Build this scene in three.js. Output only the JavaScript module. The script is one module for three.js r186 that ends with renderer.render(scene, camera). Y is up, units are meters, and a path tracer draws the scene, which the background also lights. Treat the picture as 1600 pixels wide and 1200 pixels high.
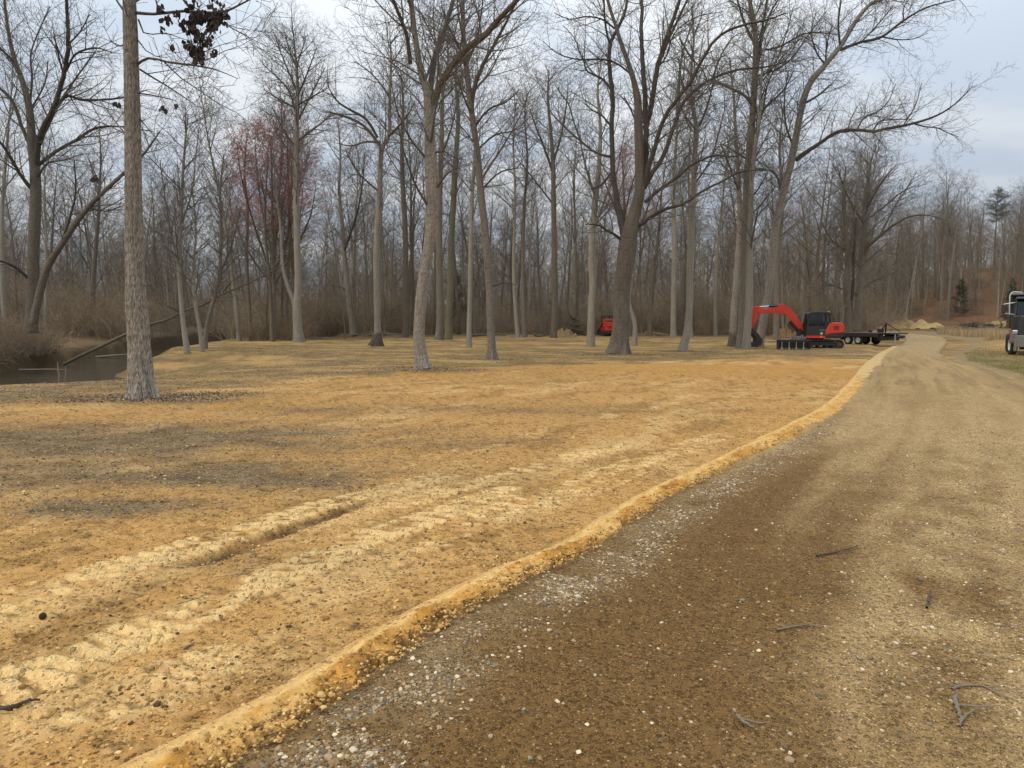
import * as THREE from 'three';
import { RoundedBoxGeometry } from 'three/addons/geometries/RoundedBoxGeometry.js';
import { mergeGeometries } from 'three/addons/utils/BufferGeometryUtils.js';
import { createNoise2D, createNoise3D, createNoise4D } from 'simplex-noise';

// ---------------------------------------------------------------- camera, sky, sun, exposure
const scene = new THREE.Scene();
const FOCAL = 1155, EYE = 1.65, TILT = Math.atan((600 - 505) / FOCAL);
const camera = new THREE.PerspectiveCamera(2 * Math.atan(600 / FOCAL) * 180 / Math.PI, 4 / 3, 0.05, 3000);
camera.position.set(0, EYE, 0);
camera.rotation.set(-TILT, 0, 0);
const renderer = new THREE.WebGLRenderer({ antialias: true });
renderer.toneMapping = THREE.LinearToneMapping;
renderer.toneMappingExposure = 1.0;
renderer.shadowMap.enabled = true;
const SKY_ZENITH = 1.78;
const sun = new THREE.DirectionalLight(new THREE.Color(1, 0.88, 0.69), 1.5);
sun.position.set(-80, 84, 35);
sun.castShadow = true;
sun.shadow.radius = 24;
sun.shadow.mapSize.set(4096, 4096);
Object.assign(sun.shadow.camera, { left: -90, right: 90, top: 90, bottom: -90, near: 1, far: 400 });
scene.add(sun);
sun.target.position.set(0, 0, -30);
scene.add(sun.target);

// ---------------------------------------------------------------- seeded randomness, noise, helpers
function rng(a) { return () => { a = (a + 0x6d2b79f5) | 0; let t = Math.imul(a ^ (a >>> 15), 1 | a); t = (t + Math.imul(t ^ (t >>> 7), 61 | t)) ^ t; return ((t ^ (t >>> 14)) >>> 0) / 4294967296; }; }
const n2 = createNoise2D(rng(11)), n3 = createNoise3D(rng(12)), n4 = createNoise4D(rng(13));
const V = (x, y, z) => new THREE.Vector3(x, y, z);
const { clamp, lerp } = THREE.MathUtils, TAU = Math.PI * 2;
const smooth = (a, b, x) => { const t = clamp((x - a) / (b - a), 0, 1); return t * t * (3 - 2 * t); };
const fbm = (x, y, o = 4) => { let s = 0, a = 0.5; for (let i = 0; i < o; i++) { s += a * n2(x, y); x = x * 2.03 + 7.1; y = y * 2.03 - 3.7; a *= 0.5; } return s; };
const srgb = (r, g, b) => new THREE.Color().setRGB(r / 255, g / 255, b / 255, THREE.SRGBColorSpace);
const mix3 = (a, b, t) => { a[0] += (b[0] - a[0]) * t; a[1] += (b[1] - a[1]) * t; a[2] += (b[2] - a[2]) * t; return a; };
const names = new Map();
const numbered = (n) => { const k = names.get(n) ?? 0; names.set(n, k + 1); return k ? `${n}_${String(k).padStart(3, '0')}` : n; };
function tag(o, label, category, group, kind) {
  if (label) o.userData.label = label;
  if (category) o.userData.category = category;
  if (group) o.userData.group = group;
  if (kind) o.userData.kind = kind;
  return o;
}
function mesh(name, geo, mat, parent = scene) {
  const m = new THREE.Mesh(geo, mat);
  m.name = parent === scene ? numbered(name) : name;
  m.castShadow = m.receiveShadow = true;
  parent.add(m);
  return m;
}
function thing(name, label, category, p = [0, 0, 0], turn = 0, group) {
  const g = new THREE.Group();
  g.name = numbered(name);
  g.position.set(...p); g.rotation.y = turn;
  scene.add(g);
  return tag(g, label, category, group);
}

// the sky: an overcast dome of layered cloud, three times as bright overhead as at the horizon as overcast skies are
{
  const W = 1536, H = 768, data = new Float32Array(W * H * 4);
  for (let r = 0; r < H; r++) {
    const up = ((r + 0.5) / H - 0.5) * Math.PI, y = Math.sin(up), hy = Math.max(y, 0);
    for (let c = 0; c < W; c++) {
      const az = ((c + 0.5) / W - 0.5) * 2 * Math.PI, x = Math.cos(az) * Math.cos(up), z = Math.sin(az) * Math.cos(up);
      const k = 1 / (hy + 0.16), px = x * k, pz = z * k;
      const warp = 0.35 * n2(px * 0.5 + 9, pz * 0.5 - 4);
      const c1 = fbm(px * 0.55 + warp + 3.3, pz * 0.75 + warp * 0.6 + 1.7, 5), c2 = fbm(px * 1.5 + 20 + warp, pz * 2.1 - 9, 4);
      let t = clamp(0.5 + 0.95 * c1 + 0.45 * c2, 0, 1);
      t = t * t * (3 - 2 * t);
      const L = SKY_ZENITH * (0.31 + 0.69 * hy) * lerp(0.84, 1.0, t);
      const i = (r * W + c) * 4;
      if (y < -0.02) { data[i] = 0.2; data[i + 1] = 0.18; data[i + 2] = 0.14; } else {
        data[i] = L * lerp(0.82, 0.95, t); data[i + 1] = L * lerp(0.94, 1.0, t); data[i + 2] = L * lerp(1.1, 1.05, t);
      }
      data[i + 3] = 1;
    }
  }
  const tex = new THREE.DataTexture(data, W, H, THREE.RGBAFormat, THREE.FloatType);
  tex.mapping = THREE.EquirectangularReflectionMapping;
  tex.magFilter = tex.minFilter = THREE.LinearFilter;
  tex.needsUpdate = true;
  scene.background = tex;
  scene.environment = tex;
}

// ---------------------------------------------------------------- reading places off the photograph (1600 x 1200 pixels)
const sT = Math.sin(TILT), cT = Math.cos(TILT);
function ray(px, py) { const a = (px - 800) / FOCAL, b = (600 - py) / FOCAL; return V(a, b * cT - sT, -b * sT - cT); }
function at(px, py, depth) { const r = ray(px, py); return r.multiplyScalar(depth / -r.z).add(camera.position); }

// ---------------------------------------------------------------- the lie of the land
const CREEK = [[-60, -11], [-40, -19], [-26.5, -26.5], [-21.8, -32], [-23, -39.5], [-26, -47], [-29.2, -62], [-33, -78], [-36, -95], [-35, -125]];
function along(line, x, z) {                                        // nearest place on a polyline: distance (positive on its right), metres along it
  let best = 1e9, side = 0, s = 0, run = 0;
  for (let i = 0; i + 1 < line.length; i++) {
    const [ax, az] = line[i], bx = line[i + 1][0] - ax, bz = line[i + 1][1] - az, L2 = bx * bx + bz * bz, L = Math.sqrt(L2);
    const t = clamp(((x - ax) * bx + (z - az) * bz) / L2, 0, 1), dx = x - ax - bx * t, dz = z - az - bz * t, q = dx * dx + dz * dz;
    if (q < best) { best = q; side = bx * dz - bz * dx; s = run + t * L; }
    run += L;
  }
  return [Math.sqrt(best) * (side < 0 ? -1 : 1), s];
}
const WATER = -0.92;
function land(x, z) {                                               // the broad shape, without tracks or clods
  const d = Math.max(-z, 0), a = x / Math.max(d, 1);
  let h = 0.85 * smooth(46, 105, d) + 0.06 * fbm(x * 0.11, z * 0.11, 2) * smooth(4, 14, d) + 0.035 * fbm(x * 0.35 + 4, z * 0.35, 2) * smooth(45, 20, d);
  h += 17 * smooth(92, 230, d + 22 * (a - 0.5)) * smooth(0.36, 0.62, a) + 16 * smooth(190, 420, d) * (0.6 + 0.5 * fbm(x * 0.006, z * 0.006, 2)) * smooth(0.15, -0.4, a);
  h += 5 * smooth(230, 600, d);
  if (x < -4 && d > 8 && d < 150) {
    const [dc] = along(CREEK, x, z), wob = 0.7 * n2(x * 0.16, z * 0.16) + 0.25 * n2(x * 0.7, z * 0.7);
    const up = smooth(33, 41, d), near = lerp(smooth(12.5, 2.4, dc + wob) * 0.85 + 0.2 * smooth(19, 9, dc), smooth(4.6, 2.6, dc + wob * 0.5) - 0.15, up) + 0.65 * smooth(3.6, 0.5, dc + wob), far = -dc + wob * 0.8;
    h = dc >= 0 ? lerp(h, -0.02 - 0.98 * near, smooth(20, 12, dc)) : far < 2.9 ? -1.65 : lerp(-1.6, h + 0.25, smooth(2.9, 4.3, far) * 0.75 + 0.25 * smooth(4.3, 8, far));
  }
  return h;
}
function groundAt(px, py) {
  const r = ray(px, py), p = V(0, 0, 0);
  let lo = 0.2, hi = 0.2;
  for (let t = 0.2; t < 420; t *= 1.02) { p.copy(r).multiplyScalar(t).add(camera.position); if (p.y < land(p.x, p.z)) { hi = t; break; } lo = t; }
  if (hi === 0.2) return p;
  for (let i = 0; i < 24; i++) { const m = (lo + hi) / 2; p.copy(r).multiplyScalar(m).add(camera.position); if (p.y < land(p.x, p.z)) hi = m; else lo = m; }
  return p;
}
const flat = (px, py) => { const p = groundAt(px, py); return [p.x, p.z]; };

// the gravel road: left edge (the crest of the clay windrow) and right edge
const roadL = [], roadR = [];
{
  const crest = [[250, 1200], [480, 1075], [640, 975], [770, 905], [870, 865], [1010, 778], [1100, 735], [1190, 690], [1260, 655], [1303, 628], [1330, 600], [1347, 578]].map((q) => flat(...q));
  const v = V(crest[4][0] - crest[0][0], 0, crest[4][1] - crest[0][1]).normalize();
  for (let k = 6; k > 0; k--) crest.unshift([crest[0][0] - v.x * 0.9, crest[0][1] - v.z * 0.9]);
  crest.forEach((q, i) => {
    const a = crest[Math.max(i - 1, 0)], b = crest[Math.min(i + 1, crest.length - 1)], t = V(b[0] - a[0], 0, b[1] - a[1]).normalize(), w = 4.9 + 0.5 * Math.sin(i);
    roadL.push(q); roadR.push([q[0] - t.z * w, q[1] + t.x * w]);
  });
  for (const [l, r] of [[[1362, 562], [1492, 562]], [[1378, 551], [1475, 550]], [[1396, 542], [1480, 539]], [[1412, 535], [1482, 532]], [[1414, 529], [1470, 526]], [[1398, 523.5], [1436, 522]], [[1372, 519.5], [1398, 519]], [[1345, 517], [1366, 517]]]) { roadL.push(flat(...l)); roadR.push(flat(...r)); }
}
const roadMid = roadL.map((l, i) => [(l[0] + roadR[i][0]) / 2, (l[1] + roadR[i][1]) / 2]), roadHalf = roadL.map((l, i) => Math.hypot(l[0] - roadR[i][0], l[1] - roadR[i][1]) / 2);
const roadBox = [-8, 60, -95, 12];
function onRoad(x, z) {                                             // signed metres inside the road's edge (negative outside)
  if (x < roadBox[0] || x > roadBox[1] || z < roadBox[2] || z > roadBox[3]) return -9;
  let best = -9;
  for (let i = 0; i + 1 < roadMid.length; i++) {
    const [ax, az] = roadMid[i], bx = roadMid[i + 1][0] - ax, bz = roadMid[i + 1][1] - az, t = clamp(((x - ax) * bx + (z - az) * bz) / (bx * bx + bz * bz), 0, 1);
    const q = lerp(roadHalf[i], roadHalf[i + 1], t) - Math.hypot(x - ax - bx * t, z - az - bz * t);
    if (q > best) best = q;
  }
  return best;
}

// tread prints of tracked machines, a gouge, and the edge between the scraped lot and the leaf litter
const PRINTS = [
  { line: [[-120, 985], [0, 942], [165, 893], [330, 842], [470, 800], [600, 766], [720, 735]], w: 0.22, k: 1 }, { line: [[-150, 1120], [60, 1060], [200, 1000], [340, 938], [450, 893], [560, 845], [680, 805], [800, 768]], w: 0.21, k: 1 },
  { line: [[-60, 1160], [30, 1140], [230, 1085], [330, 1040]], w: 0.2, k: 0.6 }, { line: [[600, 800], [760, 750], [900, 712], [1000, 690]], w: 0.2, k: 0.7 }, { line: [[640, 860], [800, 790], [930, 745], [1040, 706], [1130, 680]], w: 0.22, k: 0.7 },
  { line: [[560, 745], [740, 700], [900, 660], [1060, 628]], w: 0.24, k: 0.55 }, { line: [[840, 800], [950, 752], [1080, 700]], w: 0.2, k: 0.5 }].map((p) => ({ ...p, line: p.line.map((q) => flat(...q)) }));
const GOUGES = [[[318, 878], [380, 852], [440, 830], [500, 808], [562, 788]], [[60, 990], [140, 955], [205, 925], [232, 912]], [[905, 915], [960, 885], [1010, 862]]].map((l) => l.map((q) => flat(...q)));
for (const l of [...PRINTS.map((p) => p.line), ...GOUGES]) { const xs = l.map((q) => q[0]), zs = l.map((q) => q[1]); l.box = [Math.min(...xs) - 0.6, Math.max(...xs) + 0.6, Math.min(...zs) - 0.6, Math.max(...zs) + 0.6]; }
const inBox = (b, x, z) => x > b[0] && x < b[1] && z > b[2] && z < b[3];
const EDGE = [[-700, 655], [-200, 650], [60, 640], [180, 628], [320, 612], [450, 600], [600, 589], [760, 579], [900, 572], [1060, 565], [1240, 563], [1350, 562]].map((q) => flat(...q));
const PATCHES = [[150, 690, 3.6, 1.7, 1], [330, 742, 2.2, 0.8, 0.85], [40, 735, 2.0, 1.1, 0.7], [165, 790, 0.9, 0.35, 0.9], [470, 752, 1.0, 0.32, 0.8], [640, 690, 1.6, 0.6, 0.45], [560, 640, 3.4, 0.9, 0.35], [860, 640, 2.6, 1.0, 0.3], [420, 880, 0.7, 0.3, 0.25], [220, 622, 2.0, 1.1, 1.2], [300, 617, 1.8, 0.5, 1], [665, 578, 2.2, 1.4, 1], [768, 563, 1.8, 1.5, 0.8], [970, 555, 3.0, 2.2, 1], [1070, 549, 2.2, 2, 0.8], [1160, 545, 3, 2.5, 1]].map(([px, py, rx, rz, k]) => { const q = flat(px, py); return [...q, rx, rz, k]; });
function litterAt(x, z) {                                           // how much leaf litter lies here, 0..1
  let k = 0;
  for (const [cx, cz, rx, rz, s] of PATCHES) { const q = ((x - cx) / rx) ** 2 + ((z - cz) / rz) ** 2; if (q < 4) k = Math.max(k, s * Math.exp(-q * 0.9)); }
  const d = -z;
  if (d > 10) { const [e] = along(EDGE, x, z); k = Math.max(k, 0.72 * smooth(0.6, -2.5, e + 1.4 * n2(x * 0.3, z * 0.3))); }
  k = clamp(k * 1.25 + 0.55 * fbm(x * 0.55 + 5, z * 0.9, 4) * smooth(0.05, 0.4, k), 0, 1);
  return k;
}
function printAt(x, z) {                                            // [height, paler tone that follows the lugs] left by the tracks
  let h = 0, pale = 0, press = 0;
  for (const p of PRINTS) {
    if (!inBox(p.line.box, x, z)) continue;
    const [q0, s] = along(p.line, x, z), q = q0 + 0.04 * n2(s * 0.8, p.w * 90), inside = smooth(p.w * 1.15, p.w * 0.8, Math.abs(q));
    if (!inside) continue;
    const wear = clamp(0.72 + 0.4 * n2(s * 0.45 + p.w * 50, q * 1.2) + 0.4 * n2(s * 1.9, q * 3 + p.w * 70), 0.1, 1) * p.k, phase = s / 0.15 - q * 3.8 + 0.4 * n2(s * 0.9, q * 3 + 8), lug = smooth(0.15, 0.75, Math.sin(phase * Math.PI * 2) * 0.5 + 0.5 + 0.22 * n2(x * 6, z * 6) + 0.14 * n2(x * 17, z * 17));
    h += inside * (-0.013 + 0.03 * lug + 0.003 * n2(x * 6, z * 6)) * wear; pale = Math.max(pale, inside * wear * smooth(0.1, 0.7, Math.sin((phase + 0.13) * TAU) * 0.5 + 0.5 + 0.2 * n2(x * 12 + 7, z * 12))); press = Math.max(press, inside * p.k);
  }
  return [h, pale, press];
}
function gougeAt(x, z) {
  let g = 0;
  for (let i = 0; i < GOUGES.length; i++) {
    if (!inBox(GOUGES[i].box, x, z)) continue;
    const [q, s] = along(GOUGES[i], x, z);
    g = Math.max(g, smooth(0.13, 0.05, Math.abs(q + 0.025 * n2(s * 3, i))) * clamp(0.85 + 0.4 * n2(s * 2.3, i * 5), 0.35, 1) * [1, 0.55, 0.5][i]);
  }
  return g;
}
function surface(x, z) {                                            // the finished height of the open ground
  let h = land(x, z);
  const d = Math.hypot(x, z), q = onRoad(x, z);
  if (d < 45) {
    const pr = z < 1 && d < 24 ? printAt(x, z) : [0, 0, 0], f = smooth(45, 20, d) * (0.15 + 0.85 * smooth(-0.1, -0.7, q)) * (1 - 0.7 * pr[2]);
    h += f * (0.018 * fbm(x * 2.1, z * 2.1, 3) + 0.02 * fbm(x * 7, z * 7, 4));
    if (z < 1 && d < 24) { h += pr[0] - 0.05 * gougeAt(x, z); }
  } else h += 0.08 * fbm(x * 0.4, z * 0.4, 2) * smooth(45, 60, d);
  if (q > -0.4) h -= 0.1 * smooth(-0.05, 0.5, q);
  return h;
}

// ---------------------------------------------------------------- computed textures
function tex(W, H, fill, color) {
  const data = new Uint8Array(W * H * 4), o = [0, 0, 0];
  for (let y = 0, i = 0; y < H; y++) for (let x = 0; x < W; x++, i += 4) { fill(x / W, y / H, o, x, y); data[i] = clamp(o[0], 0, 1) * 255; data[i + 1] = clamp(o[1], 0, 1) * 255; data[i + 2] = clamp(o[2], 0, 1) * 255; data[i + 3] = 255; }
  const t = new THREE.DataTexture(data, W, H);
  t.wrapS = t.wrapT = THREE.RepeatWrapping; t.magFilter = THREE.LinearFilter;
  if (color) t.colorSpace = THREE.SRGBColorSpace;
  t.needsUpdate = true;
  return t;
}
const tiled = (u, v, f, fv = f, off = 0) => n4(Math.cos(u * TAU) * f / TAU + off, Math.sin(u * TAU) * f / TAU, Math.cos(v * TAU) * fv / TAU + off * 0.7, Math.sin(v * TAU) * fv / TAU);
const GROUND_TILE = 1.7, ROAD_TILE = 1.6;
function crumbField(N, count, rMin, rMax, power, seed) {            // crumbs and stones seen from above, wrapping at the edges: [height, tone of each]
  const h = new Float32Array(N * N), tone = new Float32Array(N * N), R = rng(seed);
  for (let k = 0; k < count; k++) {
    const cx = R() * N, cy = R() * N, r = lerp(rMin, rMax, R() ** power), e = 0.6 + 0.5 * R(), a = R() * TAU, ca = Math.cos(a), sa = Math.sin(a), t = R(), pk = 0.5 + 0.5 * R(), p3 = R() * TAU;
    const M = Math.ceil(r * 1.3);
    for (let y = -M; y <= M; y++) for (let x = -M; x <= M; x++) {
      const u = (x * ca + y * sa) / r, w = (-x * sa + y * ca) / (r * e), th = Math.atan2(w, u), q = Math.hypot(u, w) / (1 + 0.16 * Math.sin(3 * th + p3) + 0.08 * Math.sin(5 * th + p3 * 2));
      if (q > 1) continue;
      const i = ((Math.floor(cy + y) + N) % N) * N + ((Math.floor(cx + x) + N) % N), z = pk * r / rMax * (1 - q ** 3);
      if (z > h[i]) { h[i] = z; tone[i] = t + 0.001; }
    }
  }
  return [h, tone];
}
const N1 = 1024;
const [ch, ct] = crumbField(N1, 9000, 1.2, 9, 3.5, 5), [gh, gt] = crumbField(N1, 26000, 1.1, 7, 2.6, 6);
const grain = new Float32Array(N1 * N1);
{ const R = rng(8); for (let i = 0; i < grain.length; i++) grain[i] = R() - 0.5; }
const clayNoise = new Float32Array(N1 * N1);
for (let y = 0; y < N1; y++) for (let x = 0; x < N1; x++) { const u = x / N1, v = y / N1; clayNoise[y * N1 + x] = 0.5 * tiled(u, v, 26) + 0.35 * tiled(u, v, 75, 75, 5) + 0.22 * tiled(u, v, 190, 190, 9); }
const clayMap = tex(N1, N1, (u, v, o, x, y) => {
  const i = y * N1 + x, n = clayNoise[i], c = ct[i] ? (ct[i] - 0.55) * 0.4 : 0;
  const l = 0.86 + 0.13 * n + c + grain[i] * 0.12 - 0.16 * smooth(-0.35, -0.7, n);
  o[0] = l; o[1] = l * (0.992 - 0.012 * n); o[2] = l * (0.97 - 0.03 * n + (ct[i] > 0.85 ? 0.03 : 0));
}, true);
const clayBump = tex(N1, N1, (u, v, o, x, y) => { const i = y * N1 + x; o[0] = o[1] = o[2] = 0.42 + 0.2 * clayNoise[i] + 0.36 * ch[i] + grain[i] * 0.05; });
const roadMap = tex(N1, N1, (u, v, o, x, y) => {
  const i = y * N1 + x, n = clayNoise[i], s = gt[i], l = s && gh[i] > 0.1 ? 0.56 + 0.42 * s ** 1.5 : 0.68 + 0.14 * n;
  const g = l + grain[i] * 0.12;
  o[0] = g; o[1] = g * (s > 0.6 ? 1 : 0.985); o[2] = g * (s > 0.6 ? 1.02 : 0.95);
}, true);
const roadBump = tex(N1, N1, (u, v, o, x, y) => { const i = y * N1 + x; o[0] = o[1] = o[2] = 0.25 + 0.12 * clayNoise[i] + 0.6 * gh[i] + grain[i] * 0.05; });
const ridge = (u, v) => {
  const w = 0.3 * tiled(u, v, 5, 4, 3), a = tiled(u + w * 0.05, v, 24, 11, 1), b = tiled(u + w * 0.05, v, 56, 20, 6);
  return 1 - Math.abs(a) * 1.1 - 0.35 * Math.abs(b) + 0.12 * tiled(u, v, 120, 60, 9);
};
const barkH = new Float32Array(512 * 1024);
for (let y = 0; y < 1024; y++) for (let x = 0; x < 512; x++) barkH[y * 512 + x] = ridge(x / 512, y / 1024);
const barkMap = tex(512, 1024, (u, v, o, x, y) => {
  const r = barkH[y * 512 + x], li = smooth(0.25, 0.6, tiled(u, v, 9, 26, 14) + 0.4 * tiled(u, v, 50, 50, 2));
  const l = 0.46 + 0.46 * clamp(r, -0.3, 1) + 0.1 * tiled(u, v, 90, 60, 7);
  o[0] = l + 0.1 * li; o[1] = l * 0.985 + 0.11 * li; o[2] = l * 0.96 + 0.11 * li;
}, true);
const barkBump = tex(512, 1024, (u, v, o, x, y) => { o[0] = o[1] = o[2] = clamp(0.2 + 0.6 * barkH[y * 512 + x], 0, 1); });
const smoothMap = tex(256, 512, (u, v, o) => { const li = smooth(0.2, 0.7, tiled(u, v, 8, 24, 14)), sp = smooth(0.35, 0.6, tiled(u, v, 20, 80, 3)); const l = 0.78 + 0.1 * tiled(u, v, 30, 50, 7) + 0.07 * tiled(u, v, 90, 90, 4) + 0.1 * li - 0.2 * sp; o[0] = l; o[1] = l * 0.99; o[2] = l * 0.97; }, true);
const smoothBump = tex(256, 512, (u, v, o) => { o[0] = o[1] = o[2] = 0.5 + 0.3 * tiled(u, v, 20, 40, 3) + 0.2 * tiled(u, v, 60, 60, 4); });

// ---------------------------------------------------------------- the ground, one sheet to beyond the horizon
const TAN = 0.74;                                                   // mean of the ground texture in linear light; vertex colours are the soil's own colour over it
const CLAY = [0.500, 0.281, 0.096], CLAY_PALE = [0.648, 0.425, 0.183], CLAY_ORANGE = [0.476, 0.253, 0.070], CLAY_BROWN = [0.307, 0.172, 0.061], LITTER = [0.215, 0.158, 0.09], LITTER_DARK = [0.132, 0.090, 0.047], STRAW = [0.539, 0.349, 0.137], GRASS = [0.196, 0.152, 0.049], DARK_SOIL = [0.091, 0.050, 0.022], FOREST = [0.125, 0.09, 0.058], FOREST_RED = [0.16, 0.084, 0.047], MUD = [0.16, 0.11, 0.06];
const GREEN_A = flat(1600, 590), GREEN_B = flat(1500, 556);
function soil(x, z, out) {
  const d = Math.hypot(x, z), a = x / Math.max(-z, 1);
  out[0] = CLAY[0]; out[1] = CLAY[1]; out[2] = CLAY[2];
  const s = x * 0.53 - z * 0.85, t = x * 0.85 + z * 0.53;           // along and across the road's direction
  const broad = fbm(s * 0.09, t * 0.32, 4), mid = fbm(s * 0.5 + 30, t * 1.1, 4), fine = d < 30 ? fbm(x * 5, z * 5, 3) : 0;
  mix3(out, CLAY_PALE, smooth(0.0, 0.55, mid * 0.8 + broad * 0.8) * 0.75);
  mix3(out, CLAY_BROWN, smooth(0.02, 0.55, fbm(s * 0.35 - 11, t * 0.8, 4) * 1.1 + 0.35 * fine) * 0.75);
  mix3(out, CLAY_ORANGE, smooth(0.02, 0.45, fbm(x * 0.13 + 77, z * 0.2, 3) + 0.9 * smooth(6, 0, Math.abs(d - 27)) - 0.25) * 0.8);
  mix3(out, CLAY_BROWN, smooth(0.1, 0.45, fine) * 0.5); mix3(out, CLAY_PALE, smooth(0.12, 0.5, -fine) * 0.45);
  if (d < 26) mix3(out, DARK_SOIL, 0.55 * smooth(0.3, 0.5, fbm(x * 3.1 + 40, z * 4.5, 4)));
  if (d < 24 && z < 1) {
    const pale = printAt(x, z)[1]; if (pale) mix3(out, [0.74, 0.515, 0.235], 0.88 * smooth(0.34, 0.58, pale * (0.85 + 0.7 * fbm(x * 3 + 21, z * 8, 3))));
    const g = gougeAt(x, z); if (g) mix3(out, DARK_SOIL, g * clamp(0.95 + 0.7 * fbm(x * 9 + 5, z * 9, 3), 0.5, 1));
  }
  const k = litterAt(x, z);
  if (k > 0) {
    const far = smooth(14, 30, d), base = [0, 1, 2].map((c) => lerp(LITTER[c], LITTER_DARK[c], clamp(0.35 + 1.3 * fbm(x * 1.3, z * 1.7, 3), 0, 1)));
    mix3(base, STRAW, far * smooth(-0.15, 0.4, fbm(x * 0.16 + 9, z * 0.34, 4) + 0.35 * fbm(x * 0.9, z * 1.3, 3)) * 0.72);
    mix3(base, GRASS, far * smooth(0.0, 0.35, fbm(x * 0.12 - 40, z * 0.22, 4)) * 0.7);
    mix3(out, base, k * 0.92);
  }
  if (d > 40) mix3(out, STRAW, 0.4 * smooth(40, 55, d) * smooth(0.0, 0.3, fbm(x * 0.09 + 19, z * 0.12, 3)));
  if (d > 56) mix3(out, a > 0.42 ? FOREST_RED : FOREST, smooth(62, 84, d + 10 * fbm(x * 0.06, z * 0.06, 3)) * (a > 0.46 && d < 105 ? 0.25 : 0.9));
  if (a > 0.5 && d < 100) {                                                    // green verge on the right of the road
    const q = onRoad(x, z), g = smooth(100, 84, d) * smooth(0.52, 0.6, a - 0.0011 * d + 0.004 * fbm(x * 0.3, z * 0.3, 2)) * smooth(0.25, -0.7, q + 0.6 * fbm(x * 0.5, z * 0.5, 3)) * smooth(10, 17, d);
    mix3(out, [0.3, 0.225, 0.13], smooth(0.53, 0.58, a) * smooth(0.8, -0.1, q) * smooth(8, 12, d));
    mix3(out, GRASS, g * clamp(0.75 + fbm(x * 0.35, z * 0.5, 4), 0.15, 1)); mix3(out, STRAW, g * smooth(0.1, 0.5, fbm(x * 0.25 + 50, z * 0.5, 3)) * 0.7 + g * 0.55 * smooth(38, 50, d) * smooth(98, 86, d));
  }
  if (x < -6 && d < 110) {
    const [dc] = along(CREEK, x, z);
    if (Math.abs(dc) < 9) { const b = dc < 0 ? smooth(-6.5, -4.2, dc) : smooth(lerp(5.2, 4.4, smooth(33, 41, d)), 3.2, dc); mix3(out, dc < 0 ? [0.06, 0.042, 0.027] : MUD, b * 0.85); }
    if (dc < -3) mix3(out, [0.17, 0.115, 0.07], smooth(-3.9, -6, dc) * 0.8);
  }
  const v = 1 + 0.1 * fine;
  out[0] *= v; out[1] *= v; out[2] *= v;
}
{
  const zs = [];
  for (let d = -6; d < 900;) { zs.push(-d); d += d < 1.6 ? 0.09 : d < 13 ? Math.max(0.021, 0.0048 * d) : 0.0105 * d; }
  const NX = 568, pos = new Float32Array(zs.length * NX * 3), col = new Float32Array(pos.length), uv = new Float32Array(zs.length * NX * 2), idx = [], o = [0, 0, 0];
  zs.forEach((z, j) => {
    for (let i = 0; i < NX; i++) {
      const u = i / (NX - 1) * 2 - 1, x = (u * 0.78 + 0.34 * u ** 5) * (Math.max(-z, 0) + 4), k = j * NX + i;
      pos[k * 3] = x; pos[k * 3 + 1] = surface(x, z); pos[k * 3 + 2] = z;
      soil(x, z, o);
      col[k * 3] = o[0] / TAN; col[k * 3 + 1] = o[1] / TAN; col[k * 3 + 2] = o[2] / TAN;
      uv[k * 2] = x / GROUND_TILE; uv[k * 2 + 1] = z / GROUND_TILE;
      if (i && j) idx.push(k - NX - 1, k - NX, k - 1, k - NX, k, k - 1);
    }
  });
  const g = new THREE.BufferGeometry();
  g.setAttribute('position', new THREE.BufferAttribute(pos, 3)); g.setAttribute('color', new THREE.BufferAttribute(col, 3)); g.setAttribute('uv', new THREE.BufferAttribute(uv, 2));
  g.setIndex(idx); g.computeVertexNormals();
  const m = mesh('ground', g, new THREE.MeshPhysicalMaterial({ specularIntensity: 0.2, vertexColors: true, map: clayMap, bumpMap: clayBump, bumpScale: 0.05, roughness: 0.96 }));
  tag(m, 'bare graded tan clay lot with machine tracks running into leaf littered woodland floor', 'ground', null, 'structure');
}

// ---------------------------------------------------------------- the gravel road and the clay windrow along its left edge
function edgeCurve(list) { return new THREE.CatmullRomCurve3(list.map(([x, z]) => V(x, 0, z)), false, 'centripetal'); }
const cL = edgeCurve(roadL), cR = edgeCurve(roadR), cM = edgeCurve(roadMid);
const roadRows = [];
{
  const steps = 2400, P = cM.getPoints(steps);                       // points by parameter, kept where they have moved on by a step that grows with distance
  let last = null;
  P.forEach((p, i) => { const d = p.length(); if (!last || p.distanceTo(last) > Math.max(0.035, 0.009 * d)) { roadRows.push(i / steps); last = p; } });
}
const roadH = (x, z, t, w) => {                                     // height of the road's surface; t metres from the windrow's crest
  const d = Math.hypot(x, z);
  let h = land(x, z) + 0.01 + 0.035 * Math.sin(clamp(t / w, 0, 1) * Math.PI) + smooth(40, 20, d) * (0.02 * fbm(x * 0.9, z * 0.9, 3) + 0.008 * fbm(x * 5, z * 5, 2));
  for (const r of [1.35, 3.2]) h -= 0.022 * Math.exp(-(((t - r - 0.2 * n2(x * 0.12, z * 0.12)) / 0.33) ** 2)) * smooth(45, 20, d);
  h -= 0.2 * smooth(w - 0.35, w, t) + 0.1 * smooth(0.2, 0, t);
  return h;
};
const WET = [0.218, 0.123, 0.044], DRY = [0.536, 0.371, 0.177], GREY = [0.27, 0.205, 0.125], SANDY = [0.56, 0.41, 0.215];
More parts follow.
